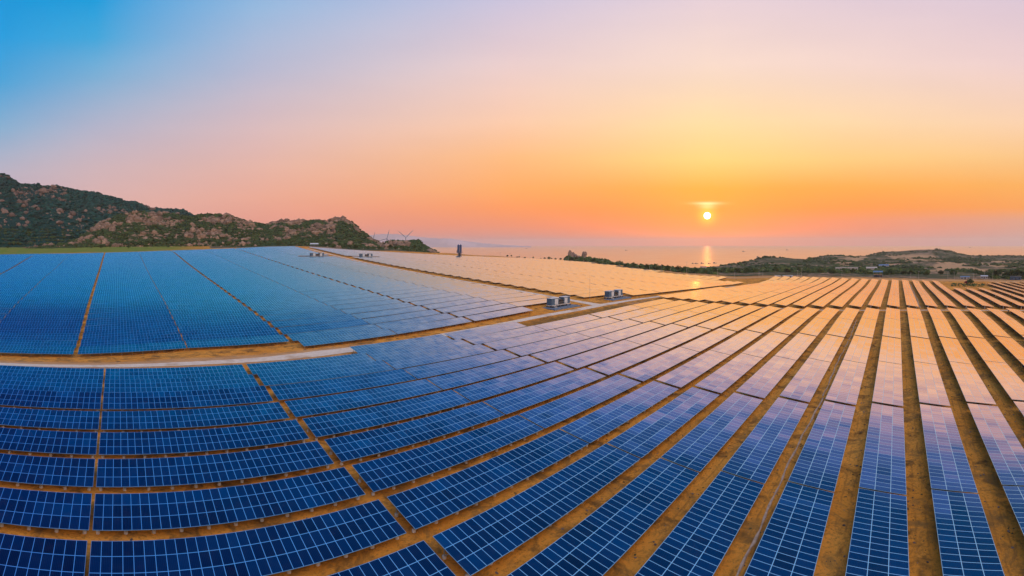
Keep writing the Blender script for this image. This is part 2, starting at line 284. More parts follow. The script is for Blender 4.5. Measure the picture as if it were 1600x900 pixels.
def mat_ground():
    m, t = newmat('soil')
    p = pos(t)
    at = nd(t, 'ShaderNodeAttribute', attribute_name='zone'); s = nd(t, 'ShaderNodeSeparateColor'); t.links.new(at.outputs['Color'], s.inputs[0])
    big = noise(t, p, 0.045, 5, 0.6); mid = noise(t, p, 0.35, 7, 0.65, 0.6); fine = noise(t, p, 2.6, 6, 0.7)
    soil = ramp(t, big, [(0.35, (0.66, 0.235, 0.026, 1)), (0.65, (0.80, 0.33, 0.052, 1))])
    soil = mixc(t, ramp(t, mid, [(0.50, (0, 0, 0, 1)), (0.66, (1, 1, 1, 1))]), soil, (0.17, 0.075, 0.018, 1))
    soil = mixc(t, mth(t, 'MULTIPLY', ramp(t, fine, [(0.52, (0, 0, 0, 1)), (0.64, (1, 1, 1, 1))]), 0.55), soil, (0.13, 0.065, 0.022, 1))
    soil = mixc(t, mth(t, 'MULTIPLY', ramp(t, fine, [(0.30, (1, 1, 1, 1)), (0.42, (0, 0, 0, 1))]), 0.35), soil, (0.62, 0.34, 0.14, 1))
    # wheel ruts worn along the corridors between the rows
    sp_ = nd(t, 'ShaderNodeSeparateXYZ'); t.links.new(p, sp_.inputs[0])
    wob = mth(t, 'MULTIPLY', mth(t, 'SUBTRACT', noise(t, p, 0.12, 3), 0.5), 1.0)
    ph = mth(t, 'FRACT', mth(t, 'DIVIDE', mth(t, 'SUBTRACT', mth(t, 'ADD', sp_.outputs[1], wob), 42.1), 8.639))
    rut = 0
    for c0 in (0.765, 0.905):
        d_ = mth(t, 'ABSOLUTE', mth(t, 'SUBTRACT', ph, c0)); q = mth(t, 'SUBTRACT', 1.0, mth(t, 'DIVIDE', d_, 0.022), clamp=True)
        rut = q if c0 < 0.8 else mth(t, 'MAXIMUM', rut, q)
    rut = mth(t, 'MULTIPLY', rut, ramp(t, noise(t, p, 0.25, 5, 0.7), [(0.42, (0, 0, 0, 1)), (0.56, (1, 1, 1, 1))]))
    soil = mixc(t, mth(t, 'MULTIPLY', rut, 0.55), soil, (0.22, 0.085, 0.018, 1))
    dark_patch = ramp(t, noise(t, p, 0.16, 6, 0.75, 1.2), [(0.50, (0, 0, 0, 1)), (0.62, (1, 1, 1, 1))])  # random darker patches over the soil
    soil = mixc(t, mth(t, 'MULTIPLY', dark_patch, 0.7), soil, (0.24, 0.12, 0.035, 1))
    grass = mixc(t, ramp(t, noise(t, p, 0.08, 6, 0.7), [(0.4, (0, 0, 0, 1)), (0.62, (1, 1, 1, 1))]), (0.13, 0.19, 0.020, 1), (0.22, 0.20, 0.035, 1))
    sn = noise(t, p, 0.018, 6, 0.62, 0.4)
    scrub = ramp(t, sn, [(0.36, (0.040, 0.055, 0.022, 1)), (0.50, (0.085, 0.085, 0.040, 1)), (0.58, (0.30, 0.18, 0.11, 1)), (0.70, (0.42, 0.26, 0.18, 1))])
    scrub = mixc(t, ramp(t, noise(t, p, 0.12, 6, 0.7), [(0.46, (0, 0, 0, 1)), (0.58, (1, 1, 1, 1))]), scrub, (0.035, 0.050, 0.022, 1))
    pale = ramp(t, mid, [(0.35, (0.48, 0.25, 0.12, 1)), (0.7, (0.62, 0.37, 0.20, 1))])
    c = mixc(t, s.outputs[0], soil, grass); c = mixc(t, s.outputs[1], c, scrub); c = mixc(t, s.outputs[2], c, pale)
    hgt = mth(t, 'ADD', mth(t, 'MULTIPLY', mid, 1.0), mth(t, 'MULTIPLY', fine, 0.4))
    out(t, principled(t, c, 0.95, 0, bump(t, hgt, 0.9, 0.35), 0.1))
    return m
def mat_rocky(name, rock_lo, rock_hi, green_a, green_b, cover):
    m, t = newmat(name); p = pos(t)
    n1 = noise(t, p, 0.05, 8, 0.7, 0.5); n2 = noise(t, p, 0.30, 6, 0.7)
    vor = nd(t, 'ShaderNodeTexVoronoi'); vor.inputs['Scale'].default_value = 0.22; t.links.new(p, vor.inputs[0])
    rock = mixc(t, n2, rock_lo, rock_hi)
    rock = mixc(t, ramp(t, vor.outputs[0], [(0.55, (0, 0, 0, 1)), (1.0, (1, 1, 1, 1))]), rock, (0.07, 0.05, 0.035, 1))
    green = mixc(t, ramp(t, n2, [(0.4, (0, 0, 0, 1)), (0.6, (1, 1, 1, 1))]), green_a, green_b)
    mask = ramp(t, n1, [(cover, (0, 0, 0, 1)), (cover + 0.05, (1, 1, 1, 1))])
    out(t, principled(t, mixc(t, mask, green, rock), 0.95, 0, bump(t, mth(t, 'ADD', n2, vor.outputs[0]), 1.0, 2.0), 0.05))
    return m
def mat_leaf(name, a, b):
    m, t = newmat(name); p = pos(t)
    n = noise(t, p, 0.9, 4, 0.7)
    gi = nd(t, 'ShaderNodeNewGeometry')
    c = mixc(t, ramp(t, n, [(0.35, (0, 0, 0, 1)), (0.65, (1, 1, 1, 1))]), a, b)
    c = mixc(t, 1.0, c, ramp(t, gi.outputs['Random Per Island'], [(0, (0.6, 0.65, 0.6, 1)), (1, (1.35, 1.25, 1.1, 1))]), 'MULTIPLY')
    out(t, principled(t, c, 0.8, 0, None, 0.15)); return m
def mat_rock(name, a, b):
    m, t = newmat(name); p = pos(t)
    n = noise(t, p, 0.8, 6, 0.7)
    gi = nd(t, 'ShaderNodeNewGeometry')
    c = mixc(t, ramp(t, n, [(0.35, (0, 0, 0, 1)), (0.65, (1, 1, 1, 1))]), a, b)
    c = mixc(t, 1.0, c, ramp(t, gi.outputs['Random Per Island'], [(0, (0.6, 0.6, 0.62, 1)), (1, (1.25, 1.2, 1.2, 1))]), 'MULTIPLY')
    out(t, principled(t, c, 0.95, 0, None, 0.05)); return m

def mat_glass():
    m, t = newmat('solar_glass')
    uv = nd(t, 'ShaderNodeUVMap', uv_map='UVMap')
    s = nd(t, 'ShaderNodeSeparateXYZ'); t.links.new(uv.outputs[0], s.inputs[0])
    oi = nd(t, 'ShaderNodeObjectInfo')
    p = pos(t)
    fl = nd(t, 'ShaderNodeVectorMath', operation='FLOOR'); t.links.new(uv.outputs[0], fl.inputs[0])
    # a steady number for each panel of each table
    cb = nd(t, 'ShaderNodeCombineXYZ'); t.links.new(mth(t, 'MULTIPLY', oi.outputs['Random'], 977.0), cb.inputs[2])
    vv = nd(t, 'ShaderNodeVectorMath', operation='ADD'); t.links.new(fl.outputs[0], vv.inputs[0]); t.links.new(cb.outputs[0], vv.inputs[1])
    wn = nd(t, 'ShaderNodeTexWhiteNoise', noise_dimensions='3D'); t.links.new(vv.outputs[0], wn.inputs[0])
    # groups of neighbouring panels from one batch share a tint
    sc = nd(t, 'ShaderNodeVectorMath', operation='MULTIPLY'); t.links.new(vv.outputs[0], sc.inputs[0]); sc.inputs[1].default_value = (0.22, 0.9, 1.0)
    bn = noise(t, sc.outputs[0], 1.0, 2, 0.5)
    navy = ramp(t, bn, [(0.32, (0.0, 0.0035, 0.018, 1)), (0.5, (0.0, 0.007, 0.036, 1)), (0.68, (0.0, 0.018, 0.070, 1))])
    vary = ramp(t, wn.outputs[0], [(0, (0.65, 0.7, 0.75, 1)), (0.85, (1.15, 1.15, 1.15, 1)), (1, (1.6, 1.7, 1.5, 1))])
    navy = mixc(t, 1.0, navy, vary, 'MULTIPLY')
    # cell edges and bus bars
    u = mth(t, 'FRACT', s.outputs[0]); v = mth(t, 'FRACT', s.outputs[1])
    cu = mth(t, 'ABSOLUTE', mth(t, 'SUBTRACT', mth(t, 'FRACT', mth(t, 'MULTIPLY', u, 6.0)), 0.5))
    cv = mth(t, 'ABSOLUTE', mth(t, 'SUBTRACT', mth(t, 'FRACT', mth(t, 'MULTIPLY', v, 12.0)), 0.5))
    edge = mth(t, 'GREATER_THAN', mth(t, 'MAXIMUM', cu, cv), 0.47)
    bus = mth(t, 'ABSOLUTE', mth(t, 'SUBTRACT', mth(t, 'FRACT', mth(t, 'MULTIPLY', u, 6.0)), 0.5))
    bus = mth(t, 'GREATER_THAN', bus, 0.38)
    ln = mth(t, 'MAXIMUM', mth(t, 'MULTIPLY', edge, 0.10), mth(t, 'MULTIPLY', bus, 0.09))
    base = mixc(t, ln, navy, (0.04, 0.20, 0.55, 1))
    # each panel is mounted a hair off its neighbours
    g = nd(t, 'ShaderNodeNewGeometry')
    wv = nd(t, 'ShaderNodeVectorMath', operation='SUBTRACT'); t.links.new(wn.outputs[1], wv.inputs[0]); wv.inputs[1].default_value = (0.5, 0.5, 0.5)
    ws = nd(t, 'ShaderNodeVectorMath', operation='SCALE'); t.links.new(wv.outputs[0], ws.inputs[0]); ws.inputs['Scale'].default_value = 0.030
    na = nd(t, 'ShaderNodeVectorMath', operation='ADD'); t.links.new(g.outputs['Normal'], na.inputs[0]); t.links.new(ws.outputs[0], na.inputs[1])
    nn = nd(t, 'ShaderNodeVectorMath', operation='NORMALIZE'); t.links.new(na.outputs[0], nn.inputs[0])
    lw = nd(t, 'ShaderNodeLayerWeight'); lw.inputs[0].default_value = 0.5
    # coated glass, sky reflection painted in: blue across rows, orange along, stronger towards grazing
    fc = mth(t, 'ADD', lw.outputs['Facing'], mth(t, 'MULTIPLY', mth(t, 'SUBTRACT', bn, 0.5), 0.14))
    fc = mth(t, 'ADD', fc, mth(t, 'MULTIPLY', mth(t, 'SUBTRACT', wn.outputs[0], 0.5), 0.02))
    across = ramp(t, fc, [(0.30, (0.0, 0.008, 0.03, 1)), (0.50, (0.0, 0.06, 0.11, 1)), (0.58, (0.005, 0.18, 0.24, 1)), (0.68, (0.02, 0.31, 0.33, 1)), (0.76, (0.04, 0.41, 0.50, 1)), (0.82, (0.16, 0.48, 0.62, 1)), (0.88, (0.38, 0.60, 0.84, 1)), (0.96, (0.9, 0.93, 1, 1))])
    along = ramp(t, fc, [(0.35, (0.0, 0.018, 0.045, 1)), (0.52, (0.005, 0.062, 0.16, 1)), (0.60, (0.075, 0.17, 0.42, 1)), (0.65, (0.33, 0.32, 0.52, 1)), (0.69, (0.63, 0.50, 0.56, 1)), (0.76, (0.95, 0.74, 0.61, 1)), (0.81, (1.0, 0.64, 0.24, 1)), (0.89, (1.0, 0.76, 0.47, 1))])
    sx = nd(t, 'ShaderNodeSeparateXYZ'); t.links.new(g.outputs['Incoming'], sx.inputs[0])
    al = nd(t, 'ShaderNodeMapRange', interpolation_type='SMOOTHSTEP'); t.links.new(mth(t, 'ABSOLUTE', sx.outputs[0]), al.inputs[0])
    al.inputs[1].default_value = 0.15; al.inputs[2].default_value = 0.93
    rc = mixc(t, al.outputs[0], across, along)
    dirt = noise(t, p, 0.8, 5, 0.7)
    def gy(v): return (v, v, v, 1)
    base = mixc(t, mth(t, 'MULTIPLY', ramp(t, dirt, [(0.5, gy(0)), (0.8, gy(1))]), 0.05), base, (0.12, 0.10, 0.10, 1))
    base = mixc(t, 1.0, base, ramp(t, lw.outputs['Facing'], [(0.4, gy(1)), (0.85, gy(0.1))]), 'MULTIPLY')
    d = nd(t, 'ShaderNodeBsdfDiffuse'); t.links.new(base, d.inputs[0])
    gl = nd(t, 'ShaderNodeBsdfGlossy'); gl.inputs['Roughness'].default_value = 0.22; t.links.new(rc, gl.inputs[0])
    t.links.new(nn.outputs[0], gl.inputs['Normal'])
    mx = nd(t, 'ShaderNodeAddShader'); t.links.new(d.outputs[0], mx.inputs[0]); t.links.new(gl.outputs[0], mx.inputs[1])
    out(t, mx.outputs[0]); return m
def mat_frame():
    m, t = newmat('anodised_frame')
    out(t, principled(t, (0.34, 0.66, 0.88, 1), 0.32, 0.88)); return m
def mat_sea():
    m, t = newmat('sea_water'); p = pos(t)
    mp = nd(t, 'ShaderNodeMapping'); mp.inputs['Scale'].default_value = (1, 1, 1); t.links.new(p, mp.inputs[0])
    n1 = noise(t, mp.outputs[0], 0.05, 6, 0.65); n2 = noise(t, mp.outputs[0], 0.006, 4, 0.6)
    rough = mth(t, 'ADD', mth(t, 'MULTIPLY', n2, 0.10), 0.42)
    rough = mth(t, 'ADD', mth(t, 'MULTIPLY', n2, 0.14), 0.24)
    b = nd(t, 'ShaderNodeBsdfGlossy', distribution='MULTI_GGX'); t.links.new(rough, b.inputs['Roughness'])
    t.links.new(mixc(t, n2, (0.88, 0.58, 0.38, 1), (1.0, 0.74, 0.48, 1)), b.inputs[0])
    t.links.new(bump(t, n1, 0.10, 1.0), b.inputs['Normal'])
    d = nd(t, 'ShaderNodeBsdfDiffuse'); d.inputs[0].default_value = (0.03, 0.07, 0.10, 1)
    lw = nd(t, 'ShaderNodeFresnel'); lw.inputs[0].default_value = 1.33
    mx = nd(t, 'ShaderNodeMixShader'); t.links.new(mth(t, 'POWER', lw.outputs[0], 0.5), mx.inputs[0]); t.links.new(d.outputs[0], mx.inputs[1]); t.links.new(b.outputs[0], mx.inputs[2])
    out(t, mx.outputs[0]); return m
def mat_gravel():
    m, t = newmat('pale_gravel'); p = pos(t)
    c = mixc(t, ramp(t, noise(t, p, 0.7, 6, 0.7), [(0.35, (0, 0, 0, 1)), (0.65, (1, 1, 1, 1))]), (0.62, 0.47, 0.36, 1), (0.78, 0.62, 0.49, 1))
    c = mixc(t, ramp(t, noise(t, p, 0.10, 4, 0.6), [(0.54, (0, 0, 0, 1)), (0.66, (1, 1, 1, 1))]), c, (0.50, 0.32, 0.20, 1))
    out(t, principled(t, c, 0.95, 0, bump(t, noise(t, p, 3, 4), 0.4, 0.1), 0.1)); return m

M = dict(
 soil=mat_ground(), glass=mat_glass(), frame=mat_frame(), sea=mat_sea(), gravel=mat_gravel(),
 mountain=mat_rocky('mountain_scrub', (0.20, 0.14, 0.11, 1), (0.40, 0.28, 0.22, 1), (0.006, 0.036, 0.034, 1), (0.014, 0.052, 0.040, 1), 0.62),
 hill=mat_rocky('rocky_scrub', (0.24, 0.15, 0.10, 1), (0.44, 0.28, 0.19, 1), (0.025, 0.045, 0.014, 1), (0.060, 0.065, 0.024, 1), 0.50),
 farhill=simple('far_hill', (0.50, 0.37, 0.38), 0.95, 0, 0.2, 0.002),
 rock=mat_rock('granite', (0.10, 0.072, 0.058, 1), (0.27, 0.185, 0.145, 1)),
 rock2=mat_rock('tan_granite', (0.14, 0.095, 0.066, 1), (0.34, 0.225, 0.155, 1)),
 leaf=mat_leaf('scrub_leaf', (0.022, 0.042, 0.012, 1), (0.055, 0.080, 0.022, 1)),
 leaf3=mat_leaf('mountain_leaf', (0.005, 0.036, 0.036, 1), (0.016, 0.062, 0.046, 1)),
 leaf2=mat_leaf('tree_leaf', (0.030, 0.055, 0.014, 1), (0.080, 0.105, 0.026, 1)),
 weed=mat_leaf('dry_weed', (0.07, 0.05, 0.018, 1), (0.12, 0.085, 0.03, 1)),
 kerb=simple('pale_pink_concrete', (0.52, 0.33, 0.22), 0.95, 0, 0.3, 1.5),
 magenta=mat_leaf('bougainvillea', (0.25, 0.02, 0.08, 1), (0.40, 0.05, 0.15, 1)),
 bark=simple('bark', (0.12, 0.08, 0.05), 0.9),
 galv=simple('galvanised_steel', (0.30, 0.30, 0.31), 0.5, 0.5),
 dark=simple('dark_steel', (0.05, 0.05, 0.055), 0.6, 0.3),
 conc=simple('concrete', (0.52, 0.44, 0.38), 0.9, 0, 0.2, 4),
 white=simple('white_paint', (0.50, 0.50, 0.52), 0.5, 0, 0.06),
 bluegrey=simple('blue_grey_paint', (0.05, 0.095, 0.155), 0.5, 0, 0.1),
 slab=simple('slab', (0.11, 0.15, 0.21), 0.9, 0, 0.15),
 brownbox=simple('transformer_brown', (0.06, 0.045, 0.04), 0.7),
 bluesilo=simple('blue_silo_paint', (0.006, 0.035, 0.13), 0.45, 0, 0.15),
 roofblue=simple('blue_roof', (0.07, 0.15, 0.27), 0.5), turb=simple('turbine_paint', (0.16, 0.17, 0.22), 0.5), cream=simple('cream_wall', (0.46, 0.37, 0.31), 0.8),
 tile=simple('terracotta_roof', (0.40, 0.20, 0.13), 0.8), window=simple('dark_window', (0.03, 0.04, 0.05), 0.2),
 boat=simple('boat_hull', (0.05, 0.07, 0.10), 0.6), grey=simple('grey_sheet', (0.42, 0.42, 0.42), 0.6),
)

# ------------------------------------------------------------------ mesh helpers
def mesh_np(name, co, faces, mats, mi=None, smooth=False, uv=None):
    """faces: (n, k) array of one polygon size"""
    me = bpy.data.meshes.new(name)
    co = np.asarray(co, np.float32); faces = np.asarray(faces, np.int32)
    n, k = faces.shape
    me.vertices.add(len(co)); me.vertices.foreach_set('co', co.ravel())
    me.loops.add(n * k); me.loops.foreach_set('vertex_index', faces.ravel())
    me.polygons.add(n); me.polygons.foreach_set('loop_start', np.arange(0, n * k, k, dtype=np.int32))
    me.polygons.foreach_set('loop_total', np.full(n, k, np.int32))
    for m in mats: me.materials.append(m)
    if mi is not None: me.polygons.foreach_set('material_index', np.asarray(mi, np.int32))
    me.polygons.foreach_set('use_smooth', np.full(n, smooth))
    if uv is not None:
        l = me.uv_layers.new(name='UVMap'); l.data.foreach_set('uv', np.asarray(uv, np.float32).ravel())
    me.update(calc_edges=True); me.validate()
    return me
def link(name, me, parent=None, mat=None):
    o = bpy.data.objects.new(name, me); C.objects.link(o)
    if parent is not None: o.parent = parent
    if mat is not None: o.matrix_local = mat
    return o
def tag(o, label=None, cat=None, group=None, kind=None):
    if label: o['label'] = label
    if cat: o['category'] = cat
    if group: o['group'] = group
    if kind: o['kind'] = kind
    return o
class MB:
    """collects quads and triangles, several materials"""
    def __init__(s): s.v = []; s.f = []; s.m = []; s.mats = []
    def mat(s, m):
        if m not in s.mats: s.mats.append(m)
        return s.mats.index(m)
    def add(s, vs, fs, m):
        b = len(s.v); s.v += [tuple(v) for v in vs]; i = s.mat(m)
        for f in fs: s.f.append(tuple(b + k for k in f)); s.m.append(i)
    def box(s, lo, hi, m):
        x0, y0, z0 = lo; x1, y1, z1 = hi
        s.add([(x0,y0,z0),(x1,y0,z0),(x1,y1,z0),(x0,y1,z0),(x0,y0,z1),(x1,y0,z1),(x1,y1,z1),(x0,y1,z1)],
              [(0,3,2,1),(4,5,6,7),(0,1,5,4),(1,2,6,5),(2,3,7,6),(3,0,4,7)], m)
    def tube(s, a, b, r0, r1, m, n=8, caps=True):
        a = Vector(a); b = Vector(b); d = (b - a).normalized()
        u = d.orthogonal().normalized(); w = d.cross(u)
        vs = []
        for c, r in ((a, r0), (b, r1)):
            for k in range(n):
                t = 2 * math.pi * k / n; vs.append(c + (u * math.cos(t) + w * math.sin(t)) * r)
        fs = [(k, (k+1) % n, n + (k+1) % n, n + k) for k in range(n)]
        if caps: fs += [tuple(range(n-1, -1, -1)), tuple(range(n, 2*n))]
        s.add(vs, fs, m)
    def build(s, name, parent=None, smooth=False):
        me = bpy.data.meshes.new(name); me.from_pydata(s.v, [], s.f)
        for m in s.mats: me.materials.append(m)
        me.polygons.foreach_set('material_index', s.m)
        if smooth: me.polygons.foreach_set('use_smooth', [True] * len(s.f))
        me.update()
        return link(name, me, parent)

# ------------------------------------------------------------------ ground, sea
def polar(rs, ths, hfun):
    R, A = np.meshgrid(rs, ths, indexing='ij'); E = R * np.sin(A); N = R * np.cos(A)
    Zc = hfun(E, N) + CZ
    co = np.stack([E, N, Zc], -1).reshape(-1, 3)
    nr, nt = len(rs), len(ths)
    i = np.arange(nr - 1)[:, None]; j = np.arange(nt - 1)[None]
    a = i * nt + j; f = np.stack([a, a + 1, a + nt + 1, a + nt], -1).reshape(-1, 4)
    return co, f[:, ::-1], E, N
rs = np.concatenate([[0.5], np.geomspace(4, 4000, 330), np.geomspace(4300, 14500, 12)])
ths = np.radians(np.concatenate([np.linspace(-45, 125, 640), np.linspace(125, 315, 160)[1:]]))
co, f, E, N = polar(rs, ths, ground)
me = mesh_np('ground', co, f, [M['soil']], smooth=True)
px = XM + F * np.arctan2(E, N); px = np.where(px < -800, px + 2 * math.pi * F, px); r = np.hypot(E, N); er = edge_r(px)
def ss(a, b, x): t = np.clip((x - a) / (b - a), 0, 1); return t*t*(3-2*t)
grass = ss(6, 30, r - er) * (1 - ss(230, 360, px + 40 * fbm(E / 30, N / 30, 5))) * (1 - ss(230, 280, r - er))
scrub = ss(24, 50, r - er + 14 * fbm(E / 40, N / 40, 6)) * np.where(px < 330, ss(170, 210, r - er), 1)
pale = ss(10, 16, r - er) * (1 - ss(26, 40, r - er)) * ss(1000, 1060, px) * 0.7
sandy = 0.8 * ss(0.55, 0.66, fbm(E / 160, N / 50, 12, 3) + 0.5) * ss(1290, 1340, px) * ss(600, 700, r) * (1 - ss(1400, 1550, r)) 
pale = np.maximum(pale, sandy)
pale = np.maximum(pale, 0.75 * ss(116.5, 118.5, N + 0.8 * fbm(E / 6, N / 6, 15)) * (1 - ss(126, 128.5, N + 0.8 * fbm(E / 6, N / 6, 16))) * (1 - ss(50, 75, E)) * (r < er))
scrub = np.maximum(scrub, 0.55 * ss(108, 111, N) * (1 - ss(117.5, 119, N)) * ss(112, 120, E) * (1 - ss(212, 220, E)))
ca = me.color_attributes.new('zone', 'FLOAT_COLOR', 'POINT')
ca.data.foreach_set('color', np.stack([grass, scrub, pale, np.ones_like(pale)], -1).astype(np.float32).ravel())
tag(link('ground', me), kind='structure')
rs = np.geomspace(600, 14000, 60); co, f, E, N = polar(rs, np.radians(np.linspace(-180, 180, 241)), lambda E, N: np.full_like(E, -CZ))
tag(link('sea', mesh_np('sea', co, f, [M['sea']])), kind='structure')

# roads: strips laid on the ground
def strip(name, pts, widths, m, lift=0.05, wob=0.3, seed=1):
    P2 = []
    for (a, b), (wa, wb) in zip(zip(pts[:-1], pts[1:]), zip(widths[:-1], widths[1:])):
        L = math.dist(a, b); n = max(2, int(L / 1.5))
        for k in range(n):
            t = k / n; P2.append((a[0]*(1-t)+b[0]*t, a[1]*(1-t)+b[1]*t, wa*(1-t)+wb*t))
    P2.append((*pts[-1], widths[-1])); P2 = np.array(P2)
    for _ in range(6): P2[1:-1, :2] = (P2[:-2, :2] + P2[2:, :2] + 2 * P2[1:-1, :2]) / 4
    d = np.gradient(P2[:, :2], axis=0); d /= np.linalg.norm(d, axis=1)[:, None] + 1e-9
    nrm = np.stack([-d[:, 1], d[:, 0]], -1); cols = []
    wbl = fbm(P2[:, 0] / 4, P2[:, 1] / 4, seed) * wob
    for k, q in enumerate((-0.5, -0.25, 0, 0.25, 0.5)):
        w = P2[:, 2] * q + (wbl if k == 0 else (-wbl if k == 4 else 0))
        xy = P2[:, :2] + nrm * w[:, None]
        cols.append(np.c_[xy, ground(xy[:, 0], xy[:, 1]) + CZ + lift])
    co = np.stack(cols, 1).reshape(-1, 3); n = len(P2)
    i = np.arange(n - 1)[:, None]; j = np.arange(4)[None]; a = i * 5 + j
    f = np.stack([a, a + 5, a + 6, a + 1], -1).reshape(-1, 4)
    return tag(link(name, mesh_np(name, co, f[:, ::-1], [m])), kind='structure')
strip('gravel_road', [(-90, 120), (0, 120.8), (30, 121), (50, 121.5), (68, 121.5), (110, 122), (150, 122), (178, 122.5), (215, 122), (260, 121.5), (330, 121.5), (400, 122)], [3.6, 3.8, 4.4, 6.5, 5, 3.4, 3.2, 4, 3, 2.6, 2.4, 2.4], M['gravel'])
strip('gravel_road', [(179, 122), (179.5, 140), (180, 200), (180, 330), (181, 455)], [6, 4, 3, 2.6, 2.6], M['gravel'], 0.055)
strip('gravel_path', [(217.4, 110), (217.4, 60), (217.4, 0), (217.4, -60), (217.4, -120)], [1.8] * 5, M['gravel'], 0.05, 0.15)

# ------------------------------------------------------------------ solar tables
TL, NX, NY = 30.3, 30, 3
P_N0, P_P, P_W, P_DZ, P_SH = 42.105, 8.639, 5.663, 0.892, -0.00483
TW = math.hypot(P_W, P_DZ); TILT = math.atan2(P_DZ, P_W)
LW = 0.031                                   # half of a bright line between two panels
def table_arrays(nx=NX, ny=NY, simple_=False):
    mx, my = TL / nx, TW / ny
    xs = [0.0]; ys = [0.0]
    for i in range(nx): xs += [i * mx + LW, (i + 1) * mx - LW]
    for i in range(ny): ys += [i * my + LW * 1.2, (i + 1) * my - LW * 1.2]
    xs.append(TL); ys.append(TW)
    nxs, nys = len(xs), len(ys)
    co = [(x, y, 0.0) for y in ys for x in xs]; faces = []; mi = []; uv = []
    for j in range(nys - 1):
        for i in range(nxs - 1):
            a = j * nxs + i; faces.append((a, a + 1, a + nxs + 1, a + nxs))
            gl = i % 2 == 1 and j % 2 == 1; mi.append(0 if gl else 1)
            I, J = i // 2, j // 2; k = 0.002
            uv += [(I + k, J + k), (I + 1 - k, J + k), (I + 1 - k, J + 1 - k), (I + k, J + 1 - k)]
    b = len(co); co += [(0, 0, -0.05), (TL, 0, -0.05), (TL, TW, -0.05), (0, TW, -0.05)]
    c = [0, nxs - 1, nxs * nys - 1, nxs * (nys - 1)]
    for p, q in ((0, 1), (1, 2), (2, 3), (3, 0)):
        faces.append((c[q], c[p], b + p, b + q)); mi.append(1); uv += [(0, 0)] * 4
    faces.append((b + 3, b + 2, b + 1, b)); mi.append(2); uv += [(0, 0)] * 4
    return np.array(co, float), np.array(faces), np.array(mi), np.array(uv)
TCO, TF, TMI, TUV = table_arrays()
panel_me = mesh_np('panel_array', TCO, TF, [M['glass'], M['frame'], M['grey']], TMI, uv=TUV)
def rail_parts(mb, legs):
    for y in (0.75, 2.3, 3.6, 5.0): mb.box((0.1, y - 0.03, -0.13), (TL - 0.1, y + 0.03, -0.055), M['galv'])
    for i in range(11):
        x = 0.5 + i * (TL - 1.0) / 10
        mb.box((x - 0.04, 0.3, -0.23), (x + 0.04, TW - 0.3, -0.135), M['galv'])
        if legs:
            for y, h in ((1.0, 1.25), (4.5, 1.80)):
                d = Vector((0, -math.sin(TILT), -math.cos(TILT)))
                a = Vector((x, y, -0.2)); mb.tube(a, a + d * h, 0.05, 0.05, M['galv'], 5)
def make_mesh(fn, name):
    mb = MB(); fn(mb); o = mb.build(name); me = o.data; bpy.data.objects.remove(o); return me
rails_me = make_mesh(lambda b: rail_parts(b, False), 'support_frame')
rails_legs_me = make_mesh(lambda b: rail_parts(b, True), 'support_frame')
def leg_fn(h, brace):
    def fn(mb):
        mb.tube((0, 0, 0), (0, 0, -h), 0.055, 0.055, M['galv'], 8)
        if brace: mb.tube((0, 0, -h * 0.62), (0, -1.5, -0.08), 0.028, 0.028, M['galv'], 5)
    return fn
leg_f = make_mesh(leg_fn(1.15, False), 'leg'); leg_b = make_mesh(leg_fn(1.75, True), 'leg')
def foot_fn(mb): mb.tube((0, 0, -0.4), (0, 0, 0.26), 0.24, 0.21, M['conc'], 12); mb.tube((0, 0, 0.26), (0, 0, 0.30), 0.21, 0.15, M['conc'], 12)
foot_me = make_mesh(foot_fn, 'footing')

def S_at(E, N): return float(surf(E, N)) + CZ
GAPS = {}
near_cols = [(-33.55, -2.92), (-2.52, 27.75), (28.85, 58.78), (59.12, 89.3), (90.4, 120.28), (120.62, 150.85), (151.95, 182.1), (182.45, 212.6)]
def cols_from(c, thin, wide, first_wide):
    o = []
    for k in range(len(c) - 1):
        a = (wide if (k % 2 == 0) == first_wide else thin) / 2; b = (thin if (k % 2 == 0) == first_wide else wide) / 2
        o.append((c[k] + a, c[k+1] - b))
    return o
nw_c = [-134.4, -103.7, -73.0, -42.3, -11.6, 19.5, 50.2, 81.4, 112.2, 142.8, 173.4]
nw_cols = cols_from(nw_c, 0.35, 1.3, True)          # wide aisles at -134.4, -73, -11.6, 50.2, 112.2, 173.4
g_c = [187.4, 218.04, 248.6, 279.2, 309.9, 340.5, 371.2, 401.8, 432.5, 463.2, 493.8, 524.5, 555.2]
g_cols = cols_from(g_c, 0.35, 1.1, True)
r_c = [222.0, 252.7, 283.4, 314.1, 344.8, 375.5, 406.2, 430.0]
r_cols = cols_from(r_c, 0.25, 0.9, True)
def g_emax(N): return float(np.interp(N, [120, 200, 270, 330, 473], [410, 448, 468, 508, 566]))
tables = []   # (block, column, row, E0, E1, NS)
for ci, (a, b) in enumerate(near_cols):
    for j in range(-14, 9):
        if j == 8 and ci not in (3, 4): continue
        if ci == 7 and j > 7: continue
        if j < -1 and ci < 2: continue
        tables.append(('near', ci, j, a, b))
for ci, (a, b) in enumerate(nw_cols):
    for k in range(0, 39):
        if k == 0 and not 6 <= ci <= 8: continue
        if ci == 9 and k == 28: continue                        # plot of the far inverter station
        tables.append(('blue', ci, 10 + k, a, b))
for ci, (a, b) in enumerate(g_cols):
    for k in range(0, 39):
        N = P_N0 + P_P * (10 + k)
        if ci == 0 and k == 0: continue
        if ci == 0 and k == 28: continue
        if b > g_emax(N) + 6: continue
        tables.append(('gold', ci, 10 + k, a, b))
for ci, (a, b) in enumerate(r_cols):
    for j in range(-30, 9):
        if j == 8 and ci > 2: continue
        tables.append(('east', ci, j, a, b))
